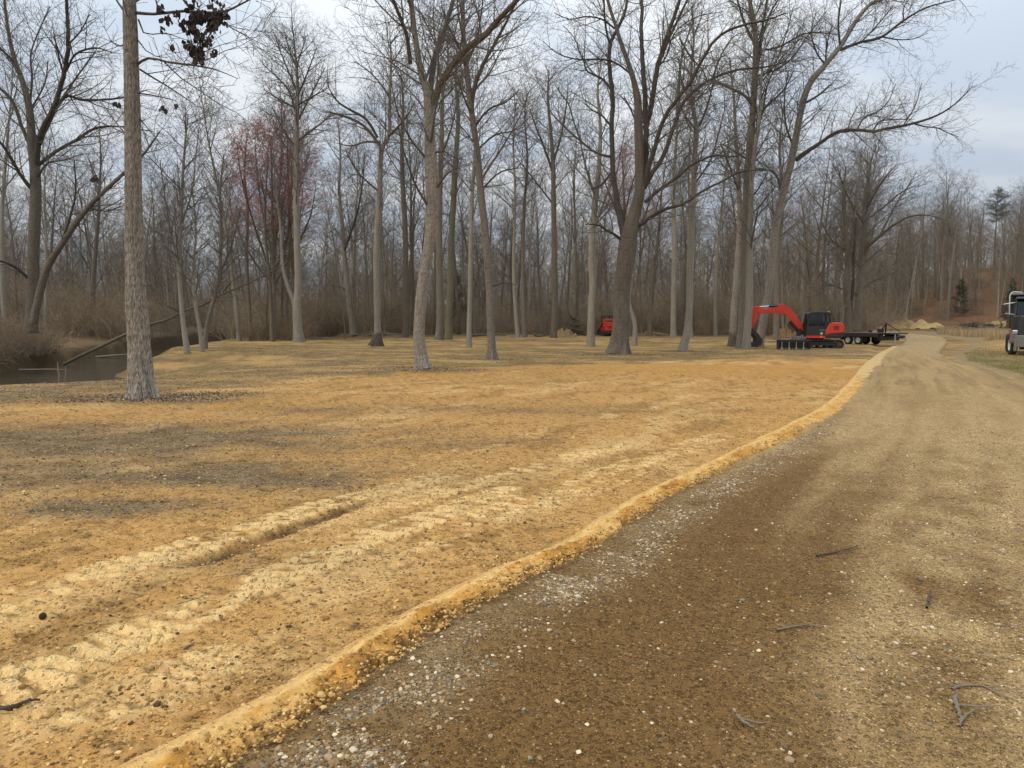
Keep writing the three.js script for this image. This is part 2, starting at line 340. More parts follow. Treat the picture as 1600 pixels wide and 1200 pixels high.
{
  const NT = 110, pos = [], col = [], uv = [], idx = [], c = [0, 0, 0];
  roadRows.forEach((f, j) => {
    const l = cL.getPoint(f), r = cR.getPoint(f), w = l.distanceTo(r);
    for (let i = 0; i < NT; i++) {
      const t = i / (NT - 1) * w, x = lerp(l.x, r.x, i / (NT - 1)), z = lerp(l.z, r.z, i / (NT - 1)), d = Math.hypot(x, z);
      pos.push(x, roadH(x, z, t, w), z); uv.push(x / ROAD_TILE, z / ROAD_TILE);
      const s = x * 0.53 - z * 0.85, n = fbm(s * 0.11, t * 1.3 + 60, 4) * 0.8 + 0.25 * fbm(x * 0.9 + 9, z * 0.9, 3), n1 = fbm(x * 1.1, z * 1.1, 3), fine = d < 25 ? fbm(x * 6, z * 6, 2) : 0;
      c[0] = WET[0]; c[1] = WET[1]; c[2] = WET[2];
      const bare = Math.exp(-(((t - 2.55) / 0.55) ** 2)) * 0.85 * smooth(1.8, 4.5, d) + 0.6 * Math.exp(-(((t - 4.4) / 0.4) ** 2)) + 0.35 * Math.exp(-(((t - 0.35) / 0.3) ** 2));
      mix3(c, DRY, clamp(bare * (0.7 + 1.2 * n1) + smooth(-0.05, 0.5, n) * 0.5 * smooth(1.5, 2.2, t), 0, 1));
      mix3(c, GREY, Math.exp(-(((t - 0.4) / 0.24) ** 2)) * clamp(0.5 + n1, 0, 1) * 0.6);
      mix3(c, DRY, smooth(6.5, 14, d + 4.5 * n + 1.3 * t) * clamp(0.82 + 0.55 * n, 0, 1) * lerp(0.68, 1, smooth(4, 11, d)));
      mix3(c, [0.21, 0.142, 0.075], smooth(16, 24, d) * smooth(0.0, 0.4, fbm(s * 0.1 + 8, t * 2.2, 4)) * 0.4);
      mix3(c, SANDY, smooth(34, 50, d + 4 * n) * 0.75);
      mix3(c, GRASS, 0.5 * smooth(w - 0.7, w - 0.1, t + 0.5 * n1) * smooth(16, 22, d));
      const v = (1 + 0.2 * fine) / 0.55;
      col.push(c[0] * v, c[1] * v, c[2] * v);
      const k = j * NT + i;
      if (i && j) idx.push(k - NT - 1, k - 1, k - NT, k - NT, k - 1, k);
    }
  });
  const g = new THREE.BufferGeometry();
  g.setAttribute('position', new THREE.Float32BufferAttribute(pos, 3)); g.setAttribute('color', new THREE.Float32BufferAttribute(col, 3)); g.setAttribute('uv', new THREE.Float32BufferAttribute(uv, 2));
  idx.reverse(); g.setIndex(idx); g.computeVertexNormals();
  if (g.attributes.normal.getY(60) < 0) { g.index.array.reverse(); g.computeVertexNormals(); }
  tag(mesh('gravel_road', g, new THREE.MeshPhysicalMaterial({ specularIntensity: 0.25, vertexColors: true, map: roadMap, bumpMap: roadBump, bumpScale: 0.035, roughness: 0.9 })), 'brown gravel farm road curving away past the excavator and the flatbed trailer', 'road', null, 'structure');
}
{
  const NT = 30, pos = [], col = [], uv = [], idx = [], c = [0, 0, 0];
  const rows = roadRows.filter((f) => f < 0.8);
  const lenAll = cL.getLength();
  rows.forEach((f, j) => {
    const p = cL.getPoint(f), r = cR.getPoint(f), n = r.clone().sub(p).normalize(), s = f * lenAll, d = p.length();
    const size = (0.78 + 0.55 * n2(s * 0.35, 2) + 0.4 * n2(s * 1.4, 8) + 0.2 * n2(s * 4, 18)) * (0.9 + 0.3 * smooth(10, 24, d)), wide = lerp(0.17, 0.32, smooth(3, 16, d)) * (1 + lerp(0.35, 0.12, smooth(8, 16, d)) * n2(s * 0.5, 31) + 0.3 * n2(s * 2.3, 51) + 0.2 * n2(s * 7, 61)) + 0.3 * smooth(26, 34, d);
    const damp = clamp(0.5 + 1.2 * n2(s * 0.33 + 4, 15), 0, 1) * smooth(16, 9, d);
    for (let i = 0; i < NT; i++) {
      const q = i / (NT - 1) * 2 - 1, off = q < 0 ? q * 0.12 : q * wide, x = p.x + n.x * off, z = p.z + n.z * off;
      const crest = 0.032 * size * (q < 0 ? (0.75 * Math.exp(-((q * 3.2) ** 2)) + 0.25 * (1 - smooth(0, 1, -q))) : Math.exp(-((q * 2.2) ** 2)) * 0.75 + 0.25 * (1 - smooth(0, 1, q)));
      const rough = smooth(0.05, 0.35, q) * smooth(1, 0.7, q);
      const own = smooth(-0.75, -0.05, q), y = lerp(surface(x, z), land(x, z) + 0.004, own) + crest + rough * 0.03 * fbm(x * 6, z * 6, 3) + 0.012 * n2(x * 11, z * 11) * (1 - Math.abs(q)) + 0.022 - 0.07 * smooth(0.78, 1, Math.abs(q));
      pos.push(x, y, z); uv.push(x / GROUND_TILE, z / GROUND_TILE);
      const m = fbm(x * 2.6, z * 2.6, 5), face = smooth(0.0, 0.2, q + 0.2 * m);
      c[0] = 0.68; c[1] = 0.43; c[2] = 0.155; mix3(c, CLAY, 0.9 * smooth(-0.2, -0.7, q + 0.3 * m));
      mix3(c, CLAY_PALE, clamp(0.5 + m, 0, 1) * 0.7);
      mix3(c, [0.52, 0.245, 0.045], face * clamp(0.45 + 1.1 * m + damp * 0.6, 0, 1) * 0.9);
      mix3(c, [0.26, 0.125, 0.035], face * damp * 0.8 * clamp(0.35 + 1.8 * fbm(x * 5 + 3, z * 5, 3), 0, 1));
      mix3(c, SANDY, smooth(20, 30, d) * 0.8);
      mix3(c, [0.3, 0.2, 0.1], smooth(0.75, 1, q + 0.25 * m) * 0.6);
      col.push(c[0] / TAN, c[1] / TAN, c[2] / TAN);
      const k = j * NT + i;
      if (i && j) idx.push(k - NT - 1, k - NT, k - 1, k - NT, k, k - 1);
    }
  });
  const g = new THREE.BufferGeometry();
  g.setAttribute('position', new THREE.Float32BufferAttribute(pos, 3)); g.setAttribute('color', new THREE.Float32BufferAttribute(col, 3)); g.setAttribute('uv', new THREE.Float32BufferAttribute(uv, 2));
  g.setIndex(idx); g.computeVertexNormals();
  if (g.attributes.normal.getY(45) < 0) { g.index.array.reverse(); g.computeVertexNormals(); }
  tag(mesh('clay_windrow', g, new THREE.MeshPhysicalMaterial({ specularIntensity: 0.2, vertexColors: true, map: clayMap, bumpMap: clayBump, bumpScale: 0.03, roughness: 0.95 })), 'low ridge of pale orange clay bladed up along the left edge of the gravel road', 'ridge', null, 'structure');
}

// ---------------------------------------------------------------- the creek
{
  const pts = edgeCurve(CREEK).getPoints(160), pos = [], idx = [], uv = [];
  pts.forEach((p, j) => {
    const a = pts[Math.max(j - 1, 0)], b = pts[Math.min(j + 1, pts.length - 1)], t = b.clone().sub(a).normalize();
    for (const [i, o] of [[0, -5.2], [1, 6]]) { pos.push(p.x - t.z * o, WATER, p.z + t.x * o); uv.push(i * 4, j * 0.4); }
    if (j) idx.push(2 * j - 2, 2 * j, 2 * j - 1, 2 * j - 1, 2 * j, 2 * j + 1);
  });
  const g = new THREE.BufferGeometry();
  g.setAttribute('position', new THREE.Float32BufferAttribute(pos, 3)); g.setAttribute('uv', new THREE.Float32BufferAttribute(uv, 2)); g.setIndex(idx); g.computeVertexNormals();
  if (g.attributes.normal.getY(4) < 0) { g.index.array.reverse(); g.computeVertexNormals(); }
  const rip = tex(256, 256, (u, v, o) => { o[0] = o[1] = o[2] = 0.5 + 0.3 * tiled(u, v, 8, 6) + 0.15 * tiled(u, v, 20, 16, 4); });
  tag(mesh('creek_water', g, new THREE.MeshPhysicalMaterial({ color: new THREE.Color(0.055, 0.048, 0.03), roughness: 0.06, ior: 1.33, bumpMap: rip, bumpScale: 0.012 })), 'still murky olive creek water below the bank on the left', 'water', null, 'structure');
}

// ---------------------------------------------------------------- trees: tubes along skeletons
class Buf {
  constructor() { this.p = []; this.n = []; this.u = []; this.i = []; this.c = []; }
  geo(colored) {
    const g = new THREE.BufferGeometry();
    g.setAttribute('position', new THREE.Float32BufferAttribute(this.p, 3)); g.setAttribute('normal', new THREE.Float32BufferAttribute(this.n, 3)); g.setAttribute('uv', new THREE.Float32BufferAttribute(this.u, 2));
    if (colored) g.setAttribute('color', new THREE.Float32BufferAttribute(this.c, 3));
    g.setIndex(this.i);
    return g;
  }
}
const _t = V(), _a = V(), _b = V(), _q = V();
function tube(B, pts, rad, sides, shape, tint) {                    // shape(theta, y, r) -> radius, tint(theta, i) -> colour factor
  const start = B.p.length / 3, R0 = rad[0], around = Math.max(1, Math.round(R0 * TAU / 0.45));
  let run = 0;
  _t.subVectors(pts[1], pts[0]).normalize();
  _a.set(Math.abs(_t.y) > 0.9 ? 1 : 0, Math.abs(_t.y) > 0.9 ? 0 : 1, 0).cross(_t).normalize();
  for (let i = 0; i < pts.length; i++) {
    const q0 = pts[Math.max(i - 1, 0)], q1 = pts[Math.min(i + 1, pts.length - 1)];
    _t.subVectors(q1, q0).normalize();
    _a.addScaledVector(_t, -_a.dot(_t)).normalize(); _b.crossVectors(_t, _a);
    if (i) run += pts[i].distanceTo(pts[i - 1]);
    for (let k = 0; k <= sides; k++) {
      const th = k / sides * TAU, c = Math.cos(th), s = Math.sin(th), r = shape ? shape(th, run, rad[i], i) : rad[i];
      const nx = _a.x * c + _b.x * s, ny = _a.y * c + _b.y * s, nz = _a.z * c + _b.z * s;
      B.p.push(pts[i].x + nx * r, pts[i].y + ny * r, pts[i].z + nz * r); B.n.push(nx, ny, nz); B.u.push(k / sides * around, run / 2.1);
      if (tint) { const f = tint(th, run, i); B.c.push(f, f, f); }
    }
    if (i) for (let k = 0; k < sides; k++) { const a = start + (i - 1) * (sides + 1) + k, b = a + sides + 1; B.i.push(a, a + 1, b, a + 1, b + 1, b); }
  }
}
const _u = V(), _v = V();
function perp(d, az, out) { _u.set(Math.abs(d.y) > 0.85 ? 1 : 0, Math.abs(d.y) > 0.85 ? 0 : 1, 0).cross(d).normalize(); _v.crossVectors(d, _u); return out.copy(_u).multiplyScalar(Math.cos(az)).addScaledVector(_v, Math.sin(az)); }
// grows a branch with everything that springs from it. o: per-level arrays
function grow(B, p0, dir0, len, r0, lv, o, R, tips) {
  const n = lv >= 4 ? 1 : Math.max(2, Math.ceil(len / o.seg[lv])), pts = [p0.clone()], rad = [r0], d = dir0.clone(), p = p0.clone();
  for (let i = 1; i <= n; i++) {
    const wob = o.wob[lv];
    d.x += (R() - 0.5) * wob; d.y += (R() - 0.5) * wob + o.trop[lv]; d.z += (R() - 0.5) * wob; d.normalize();
    p.addScaledVector(d, len / n); pts.push(p.clone()); rad.push(Math.max(o.tip, r0 * (1 - (i / n) * (lv >= 3 ? 0.6 : 0.82))));
  }
  tube(B, pts, rad, o.sides[lv]);
  if (tips && lv >= o.max - 1) tips.push(p.clone());
  if (lv < o.max) sprout(B, pts, rad, len, lv + 1, o, R, o.from[lv], tips);
}
function sprout(B, pts, rad, len, lv, o, R, from, tips, countMul = 1, minY = -1e9) {
  const n = Math.max(1, Math.round(len * o.dens[lv] * (0.8 + 0.4 * R()) * countMul)), q = V(), c = V();
  let az = R() * TAU;
  for (let k = 0; k < n; k++) {
    const t = from + (1 - from) * ((k + R() * 0.9) / n), f = Math.min(t, 0.999) * (pts.length - 1), i = Math.floor(f), w = f - i;
    az += 2.4 + (R() - 0.5) * 0.9;
    q.lerpVectors(pts[i], pts[i + 1], w);
    if (q.y < minY) continue;
    const r = lerp(rad[i], rad[i + 1], w), d = V().subVectors(pts[i + 1], pts[i]).normalize(), ang = o.ang[lv] * (0.75 + 0.5 * R());
    perp(d, az, c);
    d.multiplyScalar(Math.cos(ang)).addScaledVector(c, Math.sin(ang)).normalize();
    const L = Math.min(o.len[lv] * (1 - 0.45 * t) * (0.6 + 0.7 * R()), len * 0.9);
    grow(B, q, d, L, Math.max(o.tip, Math.min(r * 0.62, o.thick * L)), lv, o, R, tips);
  }
}
const HABIT = { seg: [0.9, 0.7, 0.45, 0.34, 0.22], wob: [0.1, 0.22, 0.34, 0.42, 0.5], trop: [0.02, 0.035, 0.03, 0.02, 0.01], sides: [9, 6, 4, 3, 3], dens: [0, 1.2, 2.2, 3.0, 4.0], ang: [0, 0.75, 0.72, 0.8, 0.8], len: [0, 4.5, 2.9, 1.25, 0.45], from: [0.4, 0.25, 0.15, 0.1], tip: 0.0052, thick: 0.0135, max: 4 };

const bark = (r, g, b, m = barkMap, bm = barkBump, bs = 0.03) => new THREE.MeshStandardMaterial({ color: new THREE.Color().setRGB(r, g, b), map: m, bumpMap: bm, bumpScale: bs, roughness: 0.92 });
const barkV = (r, g, b, m = barkMap, bm = barkBump, bs = 0.03) => { const k = bark(r, g, b, m, bm, bs); k.vertexColors = true; return k; };
const M = {
  greyTrunk: barkV(0.5, 0.44, 0.37), darkTrunk: barkV(0.27, 0.225, 0.175), paleTrunk: barkV(0.44, 0.395, 0.325, smoothMap, smoothBump, 0.015), midTrunk: barkV(0.33, 0.285, 0.235), mossTrunk: barkV(0.3, 0.28, 0.19),
  limb: bark(0.22, 0.185, 0.145), darkLimb: bark(0.15, 0.125, 0.1), paleLimb: bark(0.34, 0.3, 0.25, smoothMap, smoothBump, 0.012),
  twigDark: new THREE.MeshStandardMaterial({ color: new THREE.Color(0.125, 0.105, 0.085), roughness: 0.9 }), twig: new THREE.MeshStandardMaterial({ color: new THREE.Color(0.165, 0.136, 0.1), roughness: 0.9 }), brush: new THREE.MeshStandardMaterial({ color: new THREE.Color(0.24, 0.19, 0.13), roughness: 0.9 }), twigWarm: new THREE.MeshStandardMaterial({ color: new THREE.Color(0.215, 0.162, 0.115), roughness: 0.9 }),
  bud: new THREE.MeshStandardMaterial({ color: new THREE.Color(0.42, 0.16, 0.15), roughness: 0.8 }), deadLeaf: new THREE.MeshStandardMaterial({ color: new THREE.Color(0.04, 0.028, 0.02), roughness: 0.9, side: THREE.DoubleSide }),  // deadLeaf: the darkness of backlit leaves is put into their colour
};

// a tree read off the photograph: trunk and limbs as pixel lines [x, y, width], set at the depth where its foot stands
function tree(name, label, spec) {
  const R = rng(spec.seed), [bx, by] = spec.trunk[0], foot = spec.depth ? at(bx, by, spec.depth) : groundAt(bx, by), depth = -foot.z;
  const g = thing(name, label, 'tree', [foot.x, land(foot.x, foot.z) - 0.06, foot.z], 0, spec.group);
  const all = [];                                                   // [px, py, depth] already placed, so that limbs start where the wood is
  const toPts = (line, d0, slope) => line.map(([x, y], i) => { const run = Math.hypot(x - line[0][0], y - line[0][1]) / FOCAL * depth, d = d0 + slope * run; all.push([x, y, d]); return at(x, y, d).sub(g.position); });
  const rads = (line) => line.map(([, , w]) => w / 2 / FOCAL * depth);
  const resample = (pts, rr, step, jit) => {
    const c = new THREE.CatmullRomCurve3(pts, false, 'centripetal'), n = Math.max(2, Math.round(c.getLength() / step)), P = [], Q = [];
    for (let i = 0; i <= n; i++) {
      const f = i / n, p = c.getPoint(f), s = f * (pts.length - 1), k = Math.min(Math.floor(s), pts.length - 2);
      if (i && i < n && jit) p.add(V((R() - 0.5) * jit, (R() - 0.5) * jit * 0.5, (R() - 0.5) * jit));
      P.push(p); Q.push(lerp(rr[k], rr[k + 1], s - k));
    }
    return [P, Q, c.getLength()];
  };
  const big = spec.trunk[0][2] / FOCAL * depth, near = spec.near ?? 0, habit = { ...HABIT, ...spec.habit };
  const TB = new Buf(), CB = new Buf();
  const tp = toPts(spec.trunk, depth, 0), [P, Q, L] = resample(tp, rads(spec.trunk), near > 1 ? 0.05 : near ? 0.07 : 0.25, 0);
  const k1 = R() * 50, lobes = 4 + Math.floor(R() * 3), flare = spec.flare ?? 0.35, sides = near > 1 ? 84 : near ? 40 : 14;
  const am = spec.ridge ?? (near ? 0.05 : 0.03);
  const shape = (th, run, r) => {
    const c = Math.cos(th), s = Math.sin(th), y = run, root = Math.exp(-y / (big * 0.6));
    const lobe = Math.max(0, Math.cos(th * lobes + k1 + 0.6 * Math.sin(th * 2 + k1)));
    const rd = (1 - Math.abs(n3(c * 4.2 + k1, s * 4.2, y * 0.7))) * 0.6 + 0.4 * (1 - Math.abs(n3(c * 9 + k1, s * 9, y * 0.9 + 9)));
    return r * (1 + am * (rd - 0.6) * 2.2 + 0.05 * n3(c + k1, s, y * 0.5)) + r * root * flare * 1.15 * (lobe * 1.1 + 0.05);
  };
  const tint = (th, run) => {
    const n = n3(Math.cos(th) * 2 + k1, Math.sin(th) * 2, run * 0.9), f = 1 + 0.14 * n + 0.1 * n3(Math.cos(th) * 9, Math.sin(th) * 9 + k1, run * 3), rd = 0;
    return f * (1 - 0.5 * smooth(0.55, 0.95, rd)) * (spec.charred && run < 0.9 + 0.35 * n ? 0.42 : 1) * (spec.lichen ? 1 + spec.lichen * smooth(0.1, 0.5, n3(Math.cos(th) * 3, Math.sin(th) * 3, run * 2 + k1)) * smooth(2.6, 0.8, run) : 1);
  };
  tube(TB, P, Q, sides, shape, tint);
  const tg = TB.geo(true); if (near) tg.computeVertexNormals();
  mesh('trunk', tg, M[spec.bark ?? 'greyTrunk'], g);
  const lines = [[P, Q, L, spec.bare ?? 0.55]];
  for (const limb of spec.limbs ?? []) {
    const line = limb.line ?? limb, [x0, y0] = line[0];
    let d0 = depth, best = 1e9;
    for (const [x, y, d] of all) { const q = (x - x0) ** 2 + (y - y0) ** 2; if (q < best) { best = q; d0 = d; } }
    const slope = limb.slope ?? (R() - 0.5) * 1.1;
    const pts = toPts(line, d0, slope), rr = rads(line), [lp, lq, ll] = resample(pts, rr, 0.3, Math.min(0.07, 0.25 * rr[0]));
    const LB = new Buf();
    tube(LB, lp, lq, rr[0] > 0.1 ? 9 : 6);
    mesh('limb', LB.geo(), M[limb.bark ?? spec.limbBark ?? 'limb'], g);
    lines.push([lp, lq, ll, 0.12]);
  }
  const tips = spec.buds ? [] : null;
  const topY = spec.twigFrom ?? 3;
  lines.forEach(([p, q, l, from], i) => { if (i || spec.trunkTwigs !== 0) sprout(CB, p, q, l, 2, habit, R, from, tips, (i ? 1 : spec.trunkTwigs ?? 1) * (spec.twigs ?? 1), topY); });
  if (spec.more) for (const [f0, n, len, r] of spec.more) for (let k = 0; k < n; k++) {   // whole branches grown from the trunk where the photograph shows a thicket of them
    const f = (f0 + (1 - f0) * (k + R()) / n) * (P.length - 1), i = Math.min(Math.floor(f), P.length - 2), d = V(), up = V().subVectors(P[i + 1], P[i]).normalize();
    perp(up, k * 2.4 + R(), d); d.multiplyScalar(0.75).addScaledVector(up, 0.65).normalize();
    grow(CB, P[i], d, len * (0.7 + 0.6 * R()) * (1 - 0.5 * (f / P.length - f0) / (1 - f0)), r * (0.7 + 0.5 * R()), 1, habit, R, tips);
  }
  if (CB.i.length) mesh('crown', CB.geo(), M[spec.twigMat ?? 'twigDark'], g);
  if (tips) {
    const o = new THREE.OctahedronGeometry(1, 0), im = new THREE.InstancedMesh(o, M.bud, tips.length * spec.buds), m4 = new THREE.Matrix4(), e = new THREE.Euler(), qn = new THREE.Quaternion(), s = V(), pp = V();
    let c = 0;
    for (const t of tips) for (let k = 0; k < spec.buds; k++) { if (R() > smooth(spec.budY ?? 6, (spec.budY ?? 6) + 4, t.y)) continue; e.set(R() * 6, R() * 6, R() * 6); qn.setFromEuler(e); s.setScalar(0.018 + 0.026 * R()); pp.set((R() - 0.5) * 0.3, (R() - 0.5) * 0.3, (R() - 0.5) * 0.3).add(t); im.setMatrixAt(c++, m4.compose(pp, qn, s)); }
    im.count = c; im.name = 'red_buds'; im.userData.kind = 'stuff'; g.add(im);
  }
  if (spec.leaves) {                                                // dead leaves that hung on over winter
    const leaf = new THREE.BufferGeometry();
    leaf.setAttribute('position', new THREE.Float32BufferAttribute([0, 0, 0, 0.3, -0.35, 0.12, 0, -0.45, -0.05, -0.3, -0.35, 0.1, 0.36, -0.7, 0.02, -0.34, -0.72, -0.04, 0, -1, 0.14], 3));
    leaf.setIndex([0, 2, 1, 0, 3, 2, 1, 2, 4, 3, 5, 2, 2, 6, 4, 2, 5, 6]); leaf.computeVertexNormals();
    let n = 0; for (const q of spec.leaves) n += q[3];
    const im = new THREE.InstancedMesh(leaf, M.deadLeaf, n), m4 = new THREE.Matrix4(), e = new THREE.Euler(), qn = new THREE.Quaternion(), s = V();
    let c = 0;
    for (const [px, py, r, k] of spec.leaves) for (let j = 0; j < k; j++) {
      const a = R() * TAU, q = Math.sqrt(R()) * r, p = at(px + Math.cos(a) * q, py + Math.sin(a) * q, depth - 0.6 + (R() - 0.5) * 0.7).sub(g.position);
      e.set((R() - 0.5) * 1.6, R() * TAU, (R() - 0.5) * 1.6); qn.setFromEuler(e); s.setScalar(0.09 + 0.07 * R()); im.setMatrixAt(c++, m4.compose(p, qn, s));
    }
    im.name = 'dead_leaves'; tag(im, 'dark clump of dead leaves still hanging on the branches', null, null, 'stuff'); g.add(im);
  }
  return g;
}
// ---------------------------------------------------------------- the trees one can tell apart, left to right
const CLEARING = 'bare trees standing in the clearing';
tree('shade_tree', 'large grey tree at left, nearest of all, with dark dead leaves hanging high', {
  seed: 1, near: 2, ridge: 0.08, bark: 'greyTrunk', lichen: 0.3, flare: 0.3, bare: 0.42, twigs: 0.5, twigFrom: 5.2, trunkTwigs: 0.35,
  trunk: [[222, 622, 40], [219, 585, 35], [217, 540, 32], [213, 480, 31], [211, 420, 27], [209, 340, 24], [208, 250, 23], [206, 150, 21], [204, 60, 20], [202, 0, 18], [199, -90, 16], [200, -190, 12], [204, -300, 6]],
  limbs: [{ line: [[215, 100, 4], [232, 91, 3.6], [262, 97, 3.4], [295, 101, 3], [335, 108, 2], [372, 123, 1]], slope: -0.5 }, { line: [[213, 20, 5], [240, 22, 4], [290, 17, 4], [345, 20, 3.4], [378, 6, 2.4], [400, -6, 1.6]], slope: -0.4 },
    [[196, 20, 4], [187, 8, 3], [179, -4, 2]], [[218, 108, 3], [240, 122, 2.6], [275, 143, 2], [305, 164, 1.2], [325, 172, 0.8]], [[218, 146, 2.6], [245, 150, 2], [275, 157, 1.2]], { line: [[300, 100, 2.6], [315, 78, 2.2], [330, 50, 2], [340, 28, 1.6], [350, 8, 1]], slope: -0.2 },
    [[216, 30, 2.6], [228, 55, 2], [250, 50, 1.6], [290, 62, 1]], [[215, 62, 2], [235, 85, 1.6], [262, 90, 1]], [[218, 185, 2], [235, 205, 1.4], [252, 226, 0.8]], [[208, 60, 2.5], [188, 74, 2], [172, 62, 1.2]], [[240, -60, 5], [280, -10, 4], [300, 20, 3], [308, 60, 2], [310, 92, 1]]],
  leaves: [[322, 26, 34, 34], [310, 70, 16, 14], [250, 10, 6, 9], [262, 27, 7, 12], [255, 44, 4, 5], [275, 22, 8, 10], [290, 36, 9, 20], [303, 26, 8, 34], [315, 22, 9, 44], [328, 26, 8, 40], [341, 24, 8, 44], [353, 22, 5, 24], [300, 46, 8, 26], [312, 56, 8, 30], [296, 68, 7, 24], [308, 78, 8, 30], [311, 90, 6, 20], [326, 62, 6, 10], [334, 80, 4, 8], [270, 67, 3, 3], [257, 167, 3, 5], [185, 160, 3, 5], [277, 162, 2, 2], [330, 40, 8, 18], [340, 3, 12, 8], [300, 0, 10, 8], [152, 276, 5, 8]] });
tree('oak_tree', 'dark spreading tree with long arching limbs, behind the creek at the far left', {
  seed: 2, bark: 'darkTrunk', limbBark: 'darkLimb', depth: 41, flare: 0.2, bare: 0.5, twigs: 1.15, twigFrom: 4, trunkTwigs: 0.5,
  trunk: [[48, 520, 19], [51, 470, 17], [52, 400, 17], [55, 330, 16], [55, 270, 15], [50, 225, 13], [46, 170, 10], [36, 130, 8], [25, 100, 7], [14, 55, 5], [9, 20, 4], [5, -20, 3]],
  limbs: [[[56, 262, 10], [62, 215, 8], [80, 175, 7], [98, 125, 6.5], [106, 80, 6], [105, 30, 5], [103, -10, 4]], [[62, 225, 6], [85, 175, 5], [105, 150, 4.5], [128, 156, 4], [195, 152, 2.6], [230, 140, 1.4]], [[57, 260, 6], [90, 235, 5], [120, 218, 4.5], [150, 200, 4], [195, 198, 2.6], [240, 206, 1.2]], [[50, 235, 6], [35, 200, 5], [20, 160, 4.5], [0, 138, 4], [-30, 120, 3]], [[53, 300, 6], [30, 270, 5], [10, 235, 4], [-20, 200, 3]],
    [[104, 110, 3.5], [118, 85, 3], [150, 75, 2.4], [175, 82, 1.2]], [[25, 100, 4], [0, 75, 3.4], [-20, 60, 2.5]], [[46, 170, 4], [50, 120, 3], [48, 85, 2.6], [60, 50, 2], [78, 10, 1.6]], [[100, 120, 3], [90, 80, 2.4], [84, 50, 1.6]], [[56, 280, 4], [75, 255, 3], [100, 250, 2], [130, 240, 1.2]], [[106, 70, 2.6], [125, 50, 2], [140, 22, 1.4]], [[50, 440, 5], [20, 415, 4], [-10, 405, 3]], [[86, 170, 3.6], [120, 120, 3], [150, 80, 2]], [[46, 175, 3], [70, 130, 2.2], [75, 95, 1.6]]] });
tree('leaning_tree', 'dark trunk leaning steeply to the right over the creek brush at far left', { seed: 3, bark: 'darkTrunk', limbBark: 'darkLimb', depth: 38, flare: 0.1, bare: 0.3, twigs: 0.9, twigFrom: 2.4,
  trunk: [[52, 505, 12], [64, 450, 11], [75, 416, 10], [96, 382, 9], [118, 350, 8], [140, 322, 7], [164, 298, 6], [192, 272, 5], [225, 240, 3.5], [250, 205, 2]], limbs: [[[95, 384, 4], [112, 330, 3.4], [118, 300, 2.6], [116, 250, 1.8]], [[140, 325, 3], [165, 330, 2.4], [200, 318, 1.4]]] });
tree('fallen_tree', 'dead trunk fallen aslant across the creek behind the large grey tree', { seed: 4, bark: 'darkTrunk', limbBark: 'darkLimb', depth: 45, flare: 0.1, bare: 0.5, twigs: 0.5, twigFrom: 1.4, trunkTwigs: 0.7,
  trunk: [[100, 569, 5], [124, 557, 5], [160, 540, 5], [200, 521, 4.8], [232, 508, 4.4], [262, 499, 4], [290, 485, 3.6], [318, 476, 3.2], [340, 463, 3], [390, 442, 2.4], [440, 415, 1.8]], limbs: [[[283, 489, 2.6], [272, 483, 2.2], [260, 479, 1.4]], [[345, 462, 2], [362, 440, 1.6], [380, 428, 1]]] });
tree('slender_tree', 'thin pale grey tree leaning slightly, first to the right of the large grey tree', { seed: 5, bark: 'paleTrunk', limbBark: 'paleLimb', flare: 0.25, bare: 0.5, trunk: [[293, 552, 10], [289, 525, 8], [286, 504, 7], [283, 470, 7], [280, 419, 6], [283, 340, 5], [286, 270, 4], [290, 215, 3], [294, 178, 1.6]], limbs: [[[281, 420, 3], [268, 370, 2.4], [258, 310, 2], [250, 250, 1.4]], [[283, 350, 3], [300, 300, 2.2], [306, 240, 1.6], [312, 190, 1]]], more: [[0.5, 7, 3.4, 0.035]] });
tree('slender_tree', 'right stem of two thin trees crossed by the fallen trunk, leaning right', { seed: 6, bark: 'midTrunk', limbBark: 'limb', flare: 0.2, bare: 0.4, trunk: [[320, 545, 9], [322, 520, 7], [326, 498, 6.5], [337, 459, 6], [343, 422, 5], [346, 360, 4], [344, 300, 3], [350, 240, 2]], limbs: [[[342, 430, 2.6], [360, 390, 2], [375, 330, 1.5]]], more: [[0.45, 8, 3.2, 0.03]] });
tree('slender_tree', 'left stem of two thin trees crossed by the fallen trunk, leaning left', { seed: 7, bark: 'paleTrunk', limbBark: 'paleLimb', flare: 0.2, bare: 0.4, trunk: [[316, 549, 7], [312, 515, 5.5], [306, 481, 5], [302, 430, 4], [306, 360, 3], [300, 290, 2]], more: [[0.45, 7, 2.8, 0.025]] });
tree('slender_tree', 'thin straight tree on the creek bank between the crossed stems and the forked pale tree', { seed: 8, bark: 'midTrunk', flare: 0.2, bare: 0.45, trunk: [[394, 532, 9], [391, 500, 7], [388, 460, 6], [385, 400, 5.5], [387, 330, 4.5], [382, 270, 3], [386, 210, 1.6]], more: [[0.5, 9, 4.2, 0.04]] });
